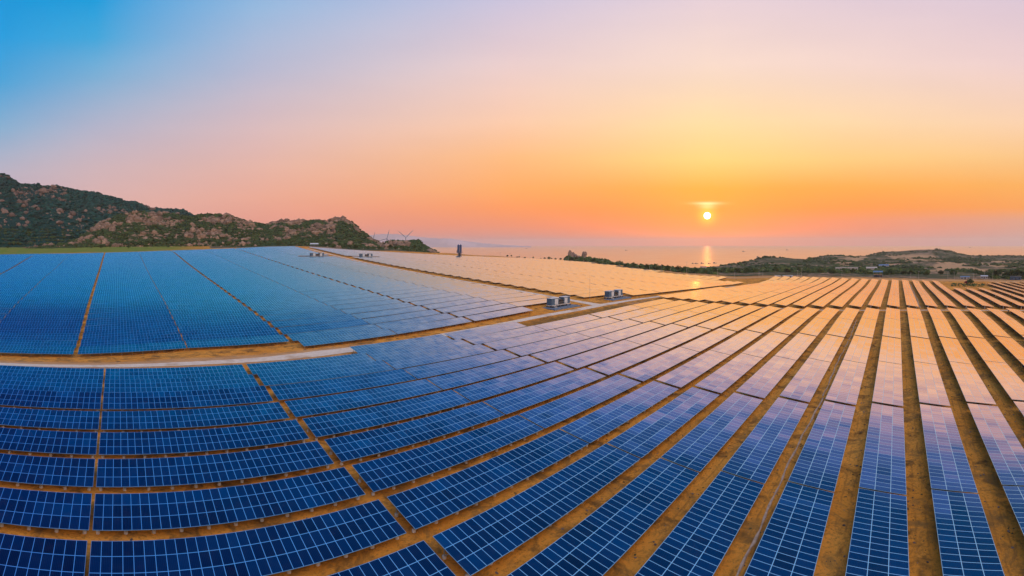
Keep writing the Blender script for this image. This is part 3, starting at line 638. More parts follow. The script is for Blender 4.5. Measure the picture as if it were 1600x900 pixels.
def corners(t):
    blk, ci, j, a, b = t; NS = P_N0 + P_P * j
    sh = P_SH * NS; dz = P_DZ
    if blk == 'blue' or (blk == 'near' and ci <= 2 and j >= 5):           # these tables lean with the steeper bank
        m_ = (a + b) / 2; hs = float(surf(m_, NS)); hn = float(surf(m_, NS + P_P)) * math.hypot(m_, NS + P_W) / math.hypot(m_, NS + P_P)
        dz = min(1.55 if ci <= 5 else 1.2, max(P_DZ, hn - hs + 0.05))
    p0 = Vector((a + sh, NS, S_at(a + sh, NS))); p1 = Vector((b + sh, NS, S_at(b + sh, NS)))
    Xa = (p1 - p0); L = Xa.length; Xa.normalize()
    Yv = Vector((0, P_W, dz)); Yv = (Yv - Yv.dot(Xa) * Xa).normalized(); Zv = Xa.cross(Yv)
    m = Matrix(((Xa.x * L / TL, Yv.x, Zv.x, p0.x), (Xa.y * L / TL, Yv.y, Zv.y, p0.y), (Xa.z * L / TL, Yv.z, Zv.z, p0.z), (0, 0, 0, 1)))
    return m
def proj(v):
    r_ = math.hypot(v[0], v[1]); return XM + F * math.atan2(v[0], v[1]), YH - F * (v[2] - CZ) / max(r_, 1e-3)
info = []
for t in tables:
    m = corners(t)
    pts = [m @ Vector((TL * u, TW * v, 0)) for u in (0, .25, .5, .75, 1) for v in (0, 1)]
    pr = [proj(p) for p in pts]
    cx = sum(p[0] for p in pr) / 10; cy = sum(p[1] for p in pr) / 10
    if t[0] == 'east' and (1478 < cx < 1545 and cy < 449): continue      # overgrown clearing
    r0 = math.hypot(pts[4][0], pts[4][1])
    inside = [(0 < x < 1600 and 0 < y < 900) for x, y in pr]
    # visible area in pixels
    mid = m @ Vector((TL / 2, TW / 2, 0)); vdir = (Vector((0, 0, CZ)) - mid); dist = vdir.length
    nrm = m.col[2].xyz.normalized()
    area = TL * TW * abs(nrm.dot(vdir.normalized())) / dist**2 * F * F * (sum(inside) / 10)
    info.append((area, t, m, dist, any(inside)))
info.sort(key=lambda x: -x[0])
ORD = ['first','second','third','fourth','fifth','sixth','seventh','eighth','ninth','tenth','eleventh','twelfth','thirteenth','fourteenth','fifteenth','sixteenth','seventeenth','eighteenth','nineteenth','twentieth']
def ordn(n):
    if n <= 20: return ORD[n - 1]
    if n < 30: return 'twenty-' + ORD[n - 21]
    if n == 30: return 'thirtieth'
    return 'thirty-' + ORD[n - 31]
by_col = {}
for t in tables: by_col.setdefault((t[0], t[1]), []).append(t[2])
def label_for(t):
    blk, ci, j, a, b = t
    js = sorted(by_col[(blk, ci)], reverse=blk in ('near', 'east')); n_ = ordn(js.index(j) + 1)
    if blk == 'near':
        colr = ['navy', 'navy', 'blue', 'blue violet', 'lilac', 'pale pink', 'peach', 'peach'][ci]
        return f"{colr} solar table, {n_} row below the gravel road, {ordn(ci + 1)} column from left"
    if blk == 'blue':
        return f"azure solar table beyond the gravel road, {n_} row up, {ordn(ci - 1) if ci > 1 else 'edge'} column from left"
    if blk == 'gold':
        return f"golden solar table in the seaward field, {n_} row up, {ordn(ci + 1)} column from left"
    return f"pink orange solar table beyond the cross path, {n_} row from road, {ordn(ci + 1)} column out"
GRP = {'near': 'solar tables in the near field', 'blue': 'solar tables in the blue field beyond the gravel road', 'gold': 'solar tables in the golden seaward field', 'east': 'solar tables beyond the cross path'}
shown = [x for x in info if x[4]]
things_ = shown[:300]
DETAIL = 34
tmpl = None
near_sorted = sorted(things_, key=lambda x: x[3])
detail_set = {id(x) for x in near_sorted[:DETAIL]}
for x in things_:
    area, t, m, dist, _ = x
    root = bpy.data.objects.new('solar_table', None); C.objects.link(root); root.empty_display_size = 0.5
    root.matrix_world = m
    tag(root, label_for(t), 'solar table', GRP[t[0]])
    link('panel_array', panel_me, root)
    if id(x) in detail_set:
        link('support_frame', rails_me, root)
        R = Matrix.Rotation(-TILT, 4, 'X')
        for i in range(11):
            lx = 0.5 + i * (TL - 1.0) / 10
            for y, me_, top in ((1.0, leg_f, 1.15), (4.5, leg_b, 1.75)):
                l = link('leg', me_, root, Matrix.Translation((lx, y, -0.235)) @ R)
                if y == 1.0 or y == 4.5:
                    w = m @ (Vector((lx, y, -0.235)))
                    gzv = gz(w.x, w.y)
                    link('footing', foot_me, l, Matrix.Translation((0, 0, -(w.z - gzv))))
    else:
        link('support_frame', rails_legs_me, root)
# everything beyond the three hundred largest: one mass
rest = [x for x in shown[300:]] + [x for x in info if not x[4] and x[3] < 260]
lco = []; lf = []; lmi = []; luv = []; base = 0
def flat(me):
    n = len(me.vertices); c = np.empty(n * 3, np.float32); me.vertices.foreach_get('co', c); return c.reshape(-1, 3)
postc = []; postf = []
mb = MB()
for i in range(6):
    x = 0.5 + i * (TL - 1.0) / 5
    for y, h in ((1.0, 1.3), (4.5, 1.9)):
        mb.box((x - 0.06, y - 0.06 - h * math.sin(TILT), -h), (x + 0.06, y + 0.06 - h * math.sin(TILT) * 0, -0.05), M['galv'])
PC = np.array(mb.v); PF = np.array(mb.f)
for area, t, m, dist, _ in rest:
    A = np.array(m)
    for c_, f_, mi_, uv_ in ((TCO, TF, TMI, TUV), (PC, PF, np.full(len(PF), 2), np.zeros((len(PF) * 4, 2)))):
        w = c_ @ A[:3, :3].T + A[:3, 3]
        lco.append(w); lf.append(f_ + base); lmi.append(mi_); base += len(w)
        u = uv_.copy()
        if len(uv_) == len(TUV): u[:, 0] += 31 * (t[1] + 20 * rnd.randint(0, 30)); u[:, 1] += 4 * (t[2] + 40)
        luv.append(u)
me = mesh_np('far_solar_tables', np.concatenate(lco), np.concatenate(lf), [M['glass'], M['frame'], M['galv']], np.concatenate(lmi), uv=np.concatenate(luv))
tag(link('far_solar_tables', me), 'far rows of solar tables filling the fields towards hills and sea', 'solar tables', None, 'stuff')
print('tables', len(info), 'shown', len(shown), 'things', len(things_), 'rest', len(rest))

# ------------------------------------------------------------------ blobs for rocks and scrub
def ico(sub):
    import bmesh
    b = bmesh.new(); bmesh.ops.create_icosphere(b, subdivisions=sub, radius=1.0)
    v = np.array([x.co[:] for x in b.verts]); f = np.array([[y.index for y in x.verts] for x in b.faces]); b.free(); return v, f
IC1 = ico(1); IC2 = ico(2)
rg = np.random.RandomState(5)
def scatter(name, pts, sizes, m, ic, flat_=0.7, rough=0.35, sink=0.3, label=None, cat=None, kind='stuff'):
    v, f = ic; nv = len(v); n = len(pts)
    disp = 1 + rough * (rg.rand(n, nv, 1) * 2 - 1)
    sc = np.stack([0.7 + 0.7 * rg.rand(n), 0.7 + 0.7 * rg.rand(n), flat_ * (0.7 + 0.6 * rg.rand(n))], -1)[:, None]
    a = rg.rand(n) * 6.28; c, s = np.cos(a)[:, None], np.sin(a)[:, None]
    w = v[None] * disp * sc
    w = np.stack([w[..., 0] * c - w[..., 1] * s, w[..., 0] * s + w[..., 1] * c, w[..., 2]], -1)
    w = w * np.asarray(sizes)[:, None, None] + np.asarray(pts)[:, None]
    w[..., 2] += (np.asarray(sizes) * flat_ * (1 - sink))[:, None] - (np.asarray(sizes) * flat_ * 0.5)[:, None]
    F_ = (f[None] + (np.arange(n) * nv)[:, None, None]).reshape(-1, 3)
    o = link(name, mesh_np(name, w.reshape(-1, 3), F_, [m]))
    tag(o, label, cat, None, kind); return o

# ------------------------------------------------------------------ hills
HILLS = {}
def hill(name, sil, r_front, r_top, r_back, m, nz_amp, seed, base=-12, label=None, nx=260, nr=110, p=0.8):
    xs = np.linspace(sil[0][0], sil[-1][0], nx); tops = np.interp(xs, [a for a, b in sil], [(YH - b) * r_top / F for a, b in sil])
    rr_ = np.linspace(r_front, r_back, nr)
    Rm, Xm_ = np.meshgrid(rr_, xs, indexing='ij'); A = (Xm_ - XM) / F; E = Rm * np.sin(A); N = Rm * np.cos(A)
    t = np.where(Rm <= r_top, (Rm - r_front) / (r_top - r_front), (r_back - Rm) / (r_back - r_top)); t = np.clip(t, 0, 1)
    gb = ground(E, N) - 1.5
    prof_ = np.where(Rm <= r_top, t ** p, t*t*(3-2*t))
    H = gb + (tops[None] - gb) * prof_
    k = np.clip(t * 4, 0, 1)
    H = H + k * nz_amp * (fbm(E / 60, N / 60, seed, 5) * (1 - 0.7 * t) + 0.30 * fbm(E / 12, N / 12, seed + 20, 4))
    co = np.stack([E, N, H + CZ], -1).reshape(-1, 3); i = np.arange(nr - 1)[:, None]; j = np.arange(nx - 1)[None]; a = i * nx + j
    f = np.stack([a, a + nx, a + nx + 1, a + 1], -1).reshape(-1, 4)
    o = link(name, mesh_np(name, co, f, [m], smooth=False)); tag(o, kind='structure')
    HILLS[len(HILLS)] = (co.reshape(nr, nx, 3), t)
    return o
S1 = [(-260,262),(-120,266),(-40,266),(0,273),(12,277),(35,290),(60,291),(95,293),(125,299),(150,303),(185,311),(195,316),(210,316),(235,326),(260,328),(290,331),(300,337),(330,350),(400,372),(440,385)]
S2 = [(40,388),(80,382),(115,377),(140,360),(160,348),(185,338),(200,334),(220,332),(250,334),(275,336),(300,339),(315,334),(340,336),(355,336),(370,342),(385,346),(400,349),(420,353),(440,362),(470,376),(500,386)]
S3 = [(370,384),(390,368),(410,353),(425,349),(445,345),(465,346),(480,346),(495,345),(515,346),(525,342),(535,342),(545,346),(555,354),(565,363),(575,371),(590,379),(610,385),(660,390)]
S4 = [(585,388),(600,383),(610,377),(625,377.5),(635,378),(645,376.5),(654,377),(658,382),(668,388),(680,394)]
hill('mountain', S1, 690, 1010, 1500, M['mountain'], 9, 1)
hill('rocky_hill', S2, 625, 740, 880, M['hill'], 5, 2)
hill('rocky_hill', S3, 625, 770, 930, M['hill'], 6, 3)
hill('rocky_knoll', S4, 640, 690, 760, M['hill'], 2, 4, nx=120, nr=50)
# pale ranges across the bay
SF = [(520,384),(545,376),(560,371),(580,367),(600,365.5),(620,366),(640,368),(660,371),(690,373),(720,379),(760,384.5)]
SG = [(620,384.5),(650,379),(670,374.5),(690,372.5),(705,373),(730,377),(760,380.5),(790,383),(830,385)]
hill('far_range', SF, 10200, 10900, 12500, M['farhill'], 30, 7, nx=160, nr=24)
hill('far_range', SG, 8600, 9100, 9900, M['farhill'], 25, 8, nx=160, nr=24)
def sample(H, n, lo=0.0, hi=1.0, bias=1.0):
    """points on the side of a hill that faces the fields, evenly spread over its ground area"""
    co_, t_ = H; nr, nx = t_.shape; top = int(t_[:, 0].argmax()); k = min(nr - 1, top + 4)
    c = co_[:k]; t = t_[:k]; w = ((t >= lo) & (t <= hi)) * (0.25 + t) ** bias; w = w.ravel() / w.sum()
    q = rg.choice(len(w), n, p=w); p = c.reshape(-1, 3)[q].copy(); p[:, :2] += rg.randn(n, 2) * 1.2; return p
def clumped(p, s, seed, thr, inv=False):
    v = fbm(p[:, 0] / s, p[:, 1] / s, seed, 3) + 0.5; return p[(v > thr) != inv]
def szs(n, a, b, pw=2.2): return a + (b - a) * rg.rand(n) ** pw
p = clumped(sample(HILLS[0], 5200), 30, 31, 0.60); scatter('mountain_boulders', p, szs(len(p), 1.0, 5.5, 3), M['rock'], IC1, 0.8, 0.25, 0.3, 'granite boulders strewn over the mountain behind the blue field', 'boulders')
p = clumped(sample(HILLS[0], 17000), 30, 31, 0.66, True); scatter('mountain_shrubs', p, szs(len(p), 1.5, 5, 1.5), M['leaf3'], IC1, 0.6, 0.5, 0.3, 'dark green scrub covering the mountain behind the blue field', 'scrub')
p = np.concatenate([clumped(sample(HILLS[k], n), 26, 41 + k, 0.60) for k, n in ((1, 3400), (2, 2200), (3, 400))])
scatter('hill_boulders', p, szs(len(p), 0.7, 5.0, 3), M['rock2'], IC1, 0.8, 0.25, 0.3, 'pink brown boulders piled on the low rocky hills', 'boulders')
p = np.concatenate([clumped(sample(HILLS[k], n), 26, 41 + k, 0.64, True) for k, n in ((1, 9000), (2, 8000), (3, 2200))] + [sample(HILLS[k], n, 0, 0.16, 0) for k, n in ((0, 2500), (1, 900), (2, 1500), (3, 500))])
scatter('hill_shrubs', p, szs(len(p), 0.8, 3.2, 1.5), M['leaf'], IC1, 0.65, 0.5, 0.3, 'dark green bushes growing between the boulders of the low hills', 'scrub')

def at(px, r): a = az(px); return r * math.sin(a), r * math.cos(a)
def pts_px(n, a, b, r0, r1):
    x = a + (b - a) * rg.rand(n); r_ = np.sqrt(r0**2 + (r1**2 - r0**2) * rg.rand(n)); A = (x - XM) / F
    E_, N_ = r_ * np.sin(A), r_ * np.cos(A); return np.stack([E_, N_, ground(E_, N_) + CZ], -1)
# scrub and woodland of the coast
p = np.concatenate([pts_px(5000, 1105, 1640, 640, 1300), pts_px(3000, 1105, 1640, 1300, 1900)]); p = p[(p[:, 2] > 2)]
p = clumped(p, 70, 61, 0.47)
scatter('coastal_scrub', p, szs(len(p), 1.2, 5.0, 1.4), M['leaf'], IC1, 0.6, 0.5, 0.3, 'low dark scrub covering the coastal slopes by the sea', 'scrub')
er_ = lambda px: float(edge_r(px))
w1 = np.concatenate([pts_px(26, a, a + 12, er_(a) + 28, er_(a) + 110) for a in range(884, 1110, 10)])
w2 = np.concatenate([pts_px(34, a, a + 20, 560, 700) for a in range(1105, 1440, 20)])
w3 = np.concatenate([pts_px(60, 1355, 1450, 560, 640), pts_px(50, 1478, 1520, 640, 690), pts_px(50, 1545, 1620, 660, 700), pts_px(60, 1540, 1640, 500, 560), pts_px(90, 1500, 1640, 900, 960)])
p = np.concatenate([w1, w2, w3]); scatter('coastal_woodland', p, szs(len(p), 1.5, 3.8, 1.2), M['leaf2'], IC2, 0.75, 0.4, 0.2, 'dark green belt of low woodland between the fields and the sea', 'woodland')
# ------------------------------------------------------------------ trees
def tree_meshes(seed, hgt, wid, dark=True):
    r_ = random.Random(seed); t = MB()
    th = hgt * 0.32; top = Vector((r_.uniform(-.3, .3), r_.uniform(-.3, .3), th))
    t.tube((0, 0, -0.5), top, 0.22, 0.13, M['bark'], 6)
    centres = []
    for k in range(6):
        a = k * 1.05 + r_.uniform(-.3, .3); e = top + Vector((math.cos(a) * wid * .30, math.sin(a) * wid * .30, hgt * r_.uniform(.12, .34)))
        t.tube(top, e, 0.10, 0.04, M['bark'], 5); centres.append(e)
    centres += [top + Vector((0, 0, hgt * .42)), top + Vector((r_.uniform(-.5, .5), r_.uniform(-.5, .5), hgt * .25))]
    v = []; f = []
    for c in centres:
        R_ = wid * r_.uniform(.20, .30)
        for q in range(62):
            d = Vector((r_.gauss(0, 1), r_.gauss(0, 1), r_.gauss(0, .75))); d = d.normalized() * R_ * (r_.random() ** .4)
            p_ = c + d; u = Vector((r_.gauss(0, 1), r_.gauss(0, 1), r_.gauss(0, 1))).normalized(); w = u.orthogonal().normalized(); s_ = r_.uniform(.22, .42) * wid / 6
            b = len(v); v += [p_ - u*s_ - w*s_*.6, p_ + u*s_ - w*s_*.5, p_ + u*s_*.8 + w*s_*.7, p_ - u*s_*.7 + w*s_*.6]; f.append((b, b+1, b+2, b+3))
    cm = bpy.data.meshes.new('crown'); cm.from_pydata(v, [], f); cm.materials.append(M['leaf2'])
    o = t.build('trunk'); tm = o.data; bpy.data.objects.remove(o)
    return tm, cm
TM = [tree_meshes(3, 8, 7), tree_meshes(4, 7, 8), tree_meshes(5, 9, 6), tree_meshes(6, 6, 6.5)]
def tree(px, r, s, k, label, group, name='tree', cat='tree', crown=None):
    E_, N_ = at(px, r); o = bpy.data.objects.new(name, None); C.objects.link(o)
    o.location = (E_, N_, gz(E_, N_)); o.rotation_euler = (0, 0, rnd.random() * 6.28); o.scale = (s, s, s * rnd.uniform(.85, 1.1))
    tag(o, label, cat, group)
    link('trunk', TM[k][0], o); c = link('crown', crown or TM[k][1], o); return o
n = 0
for px in range(892, 1112, 11):
    n += 1; tree(px + rnd.uniform(-3, 3), er_(px) + 24 + rnd.uniform(0, 14), rnd.uniform(.75, 1.1), n % 4, f'dark tree behind the golden field before the sea, {ordn(n)} from left', 'trees behind the golden field')
n = 0
for px in [1118, 1131, 1140, 1152, 1168, 1180, 1197, 1212, 1230, 1248, 1262, 1281, 1300, 1318, 1333, 1352]:
    n += 1; tree(px, 500 + rnd.uniform(0, 45), rnd.uniform(.8, 1.2), n % 4, f'green tree below the headland beyond the site track, {ordn(n)} from left', 'trees below the headland')
n = 0
for px in [1384, 1392, 1401, 1412, 1423, 1436, 1448, 1470, 1490, 1524, 1532, 1546, 1556, 1563, 1572, 1580, 1590, 1598]:
    n += 1; big = 1.3 if px > 1520 else .95
    tree(px, 500 + rnd.uniform(0, 30), big * rnd.uniform(.85, 1.1), n % 4, f'round dark tree beyond the last orange rows, {ordn(n)} along the site edge', 'trees beyond the last orange rows')
n = 0
for px in [793, 799, 808, 811, 820, 833, 845, 851, 858, 862, 868, 876]:
    n += 1; tree(px, er_(px) + 18 + rnd.uniform(0, 6), rnd.uniform(.35, .6), n % 4, f'small dark bush on the skyline above the golden field, {ordn(n)} from left', 'bushes on the skyline', 'bush', 'bush')
n = 0
for px in [434, 447, 507, 514, 522, 530, 538, 547, 556, 564, 575, 583, 592, 610, 618, 628, 637, 647, 656]:
    n += 1; tree(px, 585 + rnd.uniform(0, 20), rnd.uniform(.65, 1.0), n % 4, f'dark tree at the foot of the rocky hills, {ordn(n)} from left', 'trees at the foot of the hills')
n = 0
for px in [12, 38, 62, 96, 104, 118, 131, 143, 158, 172, 201, 228, 262]:
    n += 1; tree(px, 560 + (60 if px < 140 else -10) + rnd.uniform(0, 25), rnd.uniform(.5, .9), n % 4, f'dark tree at the back of the green meadow, {ordn(n)} from left', 'trees at the back of the meadow')
# overgrown clearing in the last rows
mcr = TM[3][1].copy(); mcr.materials[0] = M['magenta']
tree(1516, 405, .75, 1, 'dark bush in the overgrown clearing among the last orange rows', None, 'bush', 'bush')
tree(1510, 412, .62, 3, 'magenta flowering bush in the clearing among the last orange rows', None, 'bush', 'bush', mcr)
p = pts_px(160, 1486, 1538, 385, 425); scatter('clearing_undergrowth', p, szs(len(p), .4, 1.3), M['leaf2'], IC1, 0.6, 0.5, 0.3, 'yellow green undergrowth filling the clearing among the last rows', 'undergrowth')

# ------------------------------------------------------------------ rocky crag on the knoll
def crag():
    E_, N_ = at(903, 735); o = bpy.data.objects.new('rock_outcrop', None); C.objects.link(o); o.location = (E_, N_, gz(E_, N_)); o.rotation_euler = (0, 0, -az(903))
    tag(o, 'jagged brown rock outcrop rising from the trees before the sea', 'rock outcrop')
    v, f = IC2
    for x, z, sx, sz in ((-11, 5, 5.5, 6), (-12, 10, 3.6, 6.5), (-8, 9, 3.4, 5.5), (-3, 7, 3.6, 4), (0, 5, 4.5, 4), (9, 8, 3.4, 7.5), (11, 11, 2.6, 4), (4, 3, 6, 4)):
        d = 1 + .22 * (rg.rand(len(v), 1) * 2 - 1); w = v * d * np.array([sx, sx, sz * .95]) + np.array([x, rnd.uniform(-2, 2), z * .95])
        link('boulder', mesh_np('boulder', w, f, [M['rock']]), o)
crag()
p = pts_px(260, 884, 950, 700, 770); scatter('knoll_scrub', p, szs(len(p), 2, 5.5), M['leaf2'], IC2, 0.8, 0.4, 0.1, 'dark scrub wrapped round the foot of the rock outcrop', 'scrub')
E_, N_ = at(905, 735)
# ------------------------------------------------------------------ inverter stations
def station(E_, N_, label, s=1.0):
    o = bpy.data.objects.new('inverter_station', None); C.objects.link(o); o.location = (E_, N_, gz(E_, N_)); o.scale = (s, s, s)
    tag(o, label, 'inverter station', 'inverter stations in the solar fields')
    b = MB(); b.box((-8.5, -5, -1.2), (8.5, 3.4, 0.18), M['slab']); b.build('base_slab', o)
    b = MB(); b.box((-6.3, -1.7, 0.95), (6.3, 1.5, 1.15), M['conc']); b.build('deck', o)
    for x in (-6.0, -3.6, -1.2, 1.2, 3.6, 6.0):
        for y in (-1.5, 1.3):
            b = MB(); b.box((x - .16, y - .16, 0.17), (x + .16, y + .16, 0.96), M['dark']); b.build('leg', o)
    for x0, x1 in ((-6.1, -1.5), (1.9, 6.1)):
        b = MB(); b.box((x0, -1.3, 1.152), (x1, 1.3, 3.85), M['bluegrey'])
        for k in range(6): b.box((x0 - .03, -1.0 + k * .35, 1.5), (x0 - .001, -0.85 + k * .35, 3.5), M['bluegrey'])
        kk = b.build('kiosk', o)
        b = MB(); b.box((x0 - .12, -1.42, 3.852), (x1 + .12, 1.42, 3.97), M['white']); b.build('roof', kk)
        dx = (x1 - x0); a = x0 + dx * (.45 if x0 < 0 else .12); c = a + dx * .46
        for q in range(2):
            b = MB(); m0 = a + (c - a) / 2 * q + .02; m1 = a + (c - a) / 2 * (q + 1) - .02
            b.box((m0, -1.36, 1.3), (m1, -1.302, 3.6), M['white'])
            for k in range(4): b.box((m0 + .12, -1.375, 1.5 + k * .12), (m1 - .12, -1.361, 1.56 + k * .12), M['grey'])
            b.box((m1 - .12, -1.40, 2.3), (m1 - .06, -1.361, 2.5), M['dark'])
            b.build('door', kk)
    b = MB(); b.box((-1.3, -1.0, 1.152), (1.7, 1.2, 3.1), M['brownbox'])
    for k in range(9): b.box((-1.2 + k * .33, -1.28, 1.4), (-1.12 + k * .33, -1.0, 2.9), M['brownbox'])
    for k in range(3): b.tube((-.6 + k * .75, 0, 3.1), (-.6 + k * .75, 0, 3.55), .10, .06, M['conc'], 8)
    b.build('transformer', o)
    b = MB()
    for x in (-1.4, 1.8): b.box((x - .04, -1.66, 1.15), (x + .04, -1.58, 2.2), M['galv'])
    b.box((-1.4, -1.65, 2.12), (1.8, -1.59, 2.2), M['galv']); b.box((-1.4, -1.65, 1.65), (1.8, -1.59, 1.71), M['galv']); b.build('railing', o)
    b = MB()
    for k in range(4): b.box((-5.3, -2.9 + k * .3, .16), (-4.1, -2.6 + k * .3, .36 + k * .2), M['galv'])
    b.build('steps', o)
station(161, 131.3, 'blue grey inverter station with white doors beside the bend of the gravel road')
station(204, 131.5, 'blue grey inverter station with white doors at the corner of the golden field')
station(157, 128.5 + 28 * P_P + 2.5, 'small distant inverter station on the bare strip in the blue field', 0.95)
station(202.5, 128.5 + 28 * P_P + 2.5, 'small distant inverter station inside the left part of the golden field', 0.95)

# ------------------------------------------------------------------ blue silos
def silo():
    E_, N_ = at(718, 588); o = bpy.data.objects.new('blue_silo', None); C.objects.link(o); o.location = (E_, N_, gz(E_, N_)); o.rotation_euler = (0, 0, -az(718))
    tag(o, 'dark blue twin silo tower standing against the sea', 'silo')
    b = MB(); b.box((-2.8, -2.4, -0.5), (2.8, 2.4, 1.2), M['conc']); b.build('plinth', o)
    b = MB()
    for x in (-2.3, 2.3):
        for y in (-1.7, 1.7): b.box((x - .15, y - .15, 1.2), (x + .15, y + .15, 5.2), M['bluesilo'])
    for z in (2.2, 3.8, 5.0): b.box((-2.5, -1.9, z), (2.5, 1.9, z + .22), M['bluesilo'])
    b.box((-1.6, -1.2, 1.3), (1.6, 1.2, 4.9), M['dark']); b.build('frame', o)
    b = MB(); b.box((-3.6, -2.2, 5.25), (3.6, 2.2, 5.45), M['bluesilo'])
    for x in np.linspace(-3.6, 3.6, 7): b.box((x - .05, -2.2, 5.45), (x + .05, -2.1, 6.5), M['bluesilo'])
    b.box((-3.6, -2.2, 6.45), (3.6, -2.1, 6.55), M['bluesilo']); b.build('platform', o)
    for x in (-1.35, 1.35):
        b = MB(); b.tube((x, 0, 5.4), (x, 0, 14.2), 1.25, 1.25, M['bluesilo'], 20); b.tube((x, 0, 14.2), (x, 0, 15.0), 1.25, .35, M['bluesilo'], 20); b.tube((x, 0, 15.0), (x, 0, 15.5), .2, .2, M['dark'], 8)
        for z in (7.5, 9.8, 12.1): b.tube((x, 0, z), (x, 0, z + .12), 1.30, 1.30, M['bluesilo'], 20)
        b.build('silo_tank', o, False)
    b = MB(); b.box((-3.4, -1.0, 5.5), (-2.75, .2, 8.0), M['dark']); b.tube((-3.1, -.6, 5.4), (-2.0, -.6, 12.0), .09, .09, M['bluesilo'], 6); b.build('lift', o)
silo()

# ------------------------------------------------------------------ wind turbines
def turbine(px, hub_y, r, angs, label, blade=45):
    E_, N_ = at(px, r); hz = CZ + (YH - hub_y) * r / F; g = gz(E_, N_) - 1
    o = bpy.data.objects.new('wind_turbine', None); C.objects.link(o); o.location = (E_, N_, g); o.rotation_euler = (0, 0, -az(px))
    tag(o, label, 'wind turbine', 'wind turbines behind the hills')
    H = hz - g; b = MB(); b.tube((0, 0, 0), (0, 0, H), 2.4, 1.5, M['turb'], 16); b.build('tower', o, True)
    b = MB(); b.box((-1.7, -3.0, H - 1.6), (1.7, 7.0, H + 1.9), M['turb']); b.build('nacelle', o)
    b = MB(); b.tube((0, -5.2, H), (0, -3.0, H), .6, 1.9, M['turb'], 14); hb = b.build('hub', o)
    for a in angs:
        a = math.radians(a); d = Vector((math.sin(a), 0, math.cos(a))); w = Vector((math.cos(a), 0, -math.sin(a)))
        base_ = Vector((0, -4.2, H)); b = MB()
        prof_ = [(0.8, .9, .7), (6, 1.5, .5), (14, 2.0, .32), (28, 1.4, .2), (blade - 4, .8, .1), (blade, .25, .05)]
        vs = []
        for q, c_, th_ in prof_:
            cen = base_ + d * q; vs += [cen - w * c_ * .6, cen + Vector((0, -th_, 0)), cen + w * c_, cen + Vector((0, th_, 0))]
        fs = [(4*i+j, 4*i+(j+1) % 4, 4*i+4+(j+1) % 4, 4*i+4+j) for i in range(len(prof_)-1) for j in range(4)] + [(4*5, 4*5+1, 4*5+2, 4*5+3)]
        b.add(vs, fs, M['turb']); b.build('blade', hb)
turbine(634, 371.2, 2100, (-50, 45, 178), 'wind turbine with two blades raised in a V above the knoll')
turbine(604.5, 373, 2100, (15, 255, 135), 'wind turbine with one blade up, standing in the dip between hills', 40)
turbine(582.5, 376, 2300, (14, 134, 254), 'wind turbine almost hidden behind the ridge, one blade tip showing', 42)

# ------------------------------------------------------------------ poles and masts
def pole(px, r, h, label, kind='utility_pole', cat='pole', rad=.09, arm=True, group='poles along the far site edge'):
    E_, N_ = at(px, r); o = bpy.data.objects.new(kind, None); C.objects.link(o); o.location = (E_, N_, gz(E_, N_)); o.rotation_euler = (0, 0, -az(px))
    tag(o, label, cat, group)
    b = MB(); b.tube((0, 0, -.5), (0, 0, h), rad, rad * .55, M['conc'] if arm else M['galv'], 8); b.build('shaft', o)
    b = MB()
    if arm: b.box((-.9, -.06, h - .7), (.9, .06, h - .58), M['galv']); [b.tube((x, 0, h - .58), (x, 0, h - .38), .06, .04, M['white'], 6) for x in (-.8, 0.3, .8)]; b.build('crossarm', o)
    else: b.tube((0, 0, h), (0, 0, h + .8), .02, .01, M['galv'], 5); b.build('tip', o)
pole(921.5, 232, 11.3, 'tall thin lightning mast left of the near inverter station', 'lightning_mast', 'mast', .07, False, None)
pole(909.5, 213, 3.2, 'short thin post at the bend of the gravel road', 'post', 'post', .05, False, None)
pole(553, 398, 8.5, 'thin lightning mast between the two distant inverter stations', 'lightning_mast', 'mast', .10, False, None)
for n, (px, dr, h) in enumerate([(782, 16, 6), (797, 16, 6), (812, 16, 6), (828, 16, 6.5), (845, 16, 6.5), (865.5, 16, 6.5), (888, 16, 7), (912, 12, 7), (942, 14, 6), (968, 14, 6), (997, 20, 7), (1015, 20, 6.5), (1033, 18, 6.5), (1048, 18, 7), (1073, 20, 12), (1121, 20, 7), (1148, 20, 6), (1186, 22, 9), (1192, 24, 7.5), (1246, 22, 7), (1252.5, 20, 9), (1315.5, 25, 7.5), (1375, 30, 7), (1423, 30, 6.5), (1435.5, 26, 8.5), (1481, 26, 8.5), (1491, 30, 8), (1521, 34, 6.5), (1538.5, 30, 9), (1551, 34, 6.5)]):
    pole(px, er_(px) + dr, h, f'thin pale pole along the far site edge, {ordn(n + 1)} from left')
# wire fence on the skyline of the golden field
fo = bpy.data.objects.new('wire_fence', None); C.objects.link(fo); tag(fo, 'thin wire fence along the seaward edge of the golden field', 'fence')
prev = None; wires = MB()
for px in range(744, 1004, 5):
    E_, N_ = at(px, er_(px) + 9); z = gz(E_, N_)
    b = MB(); b.tube((E_, N_, z - .3), (E_, N_, z + 2.3), .06, .06, M['galv'], 5); b.build('post', fo)
    if prev:
        for h in (.6, 1.2, 1.7, 2.2): wires.tube((prev[0], prev[1], prev[2] + h), (E_, N_, z + h), .02, .02, M['galv'], 3, False)
    prev = (E_, N_, z)
wires.build('wire', fo)

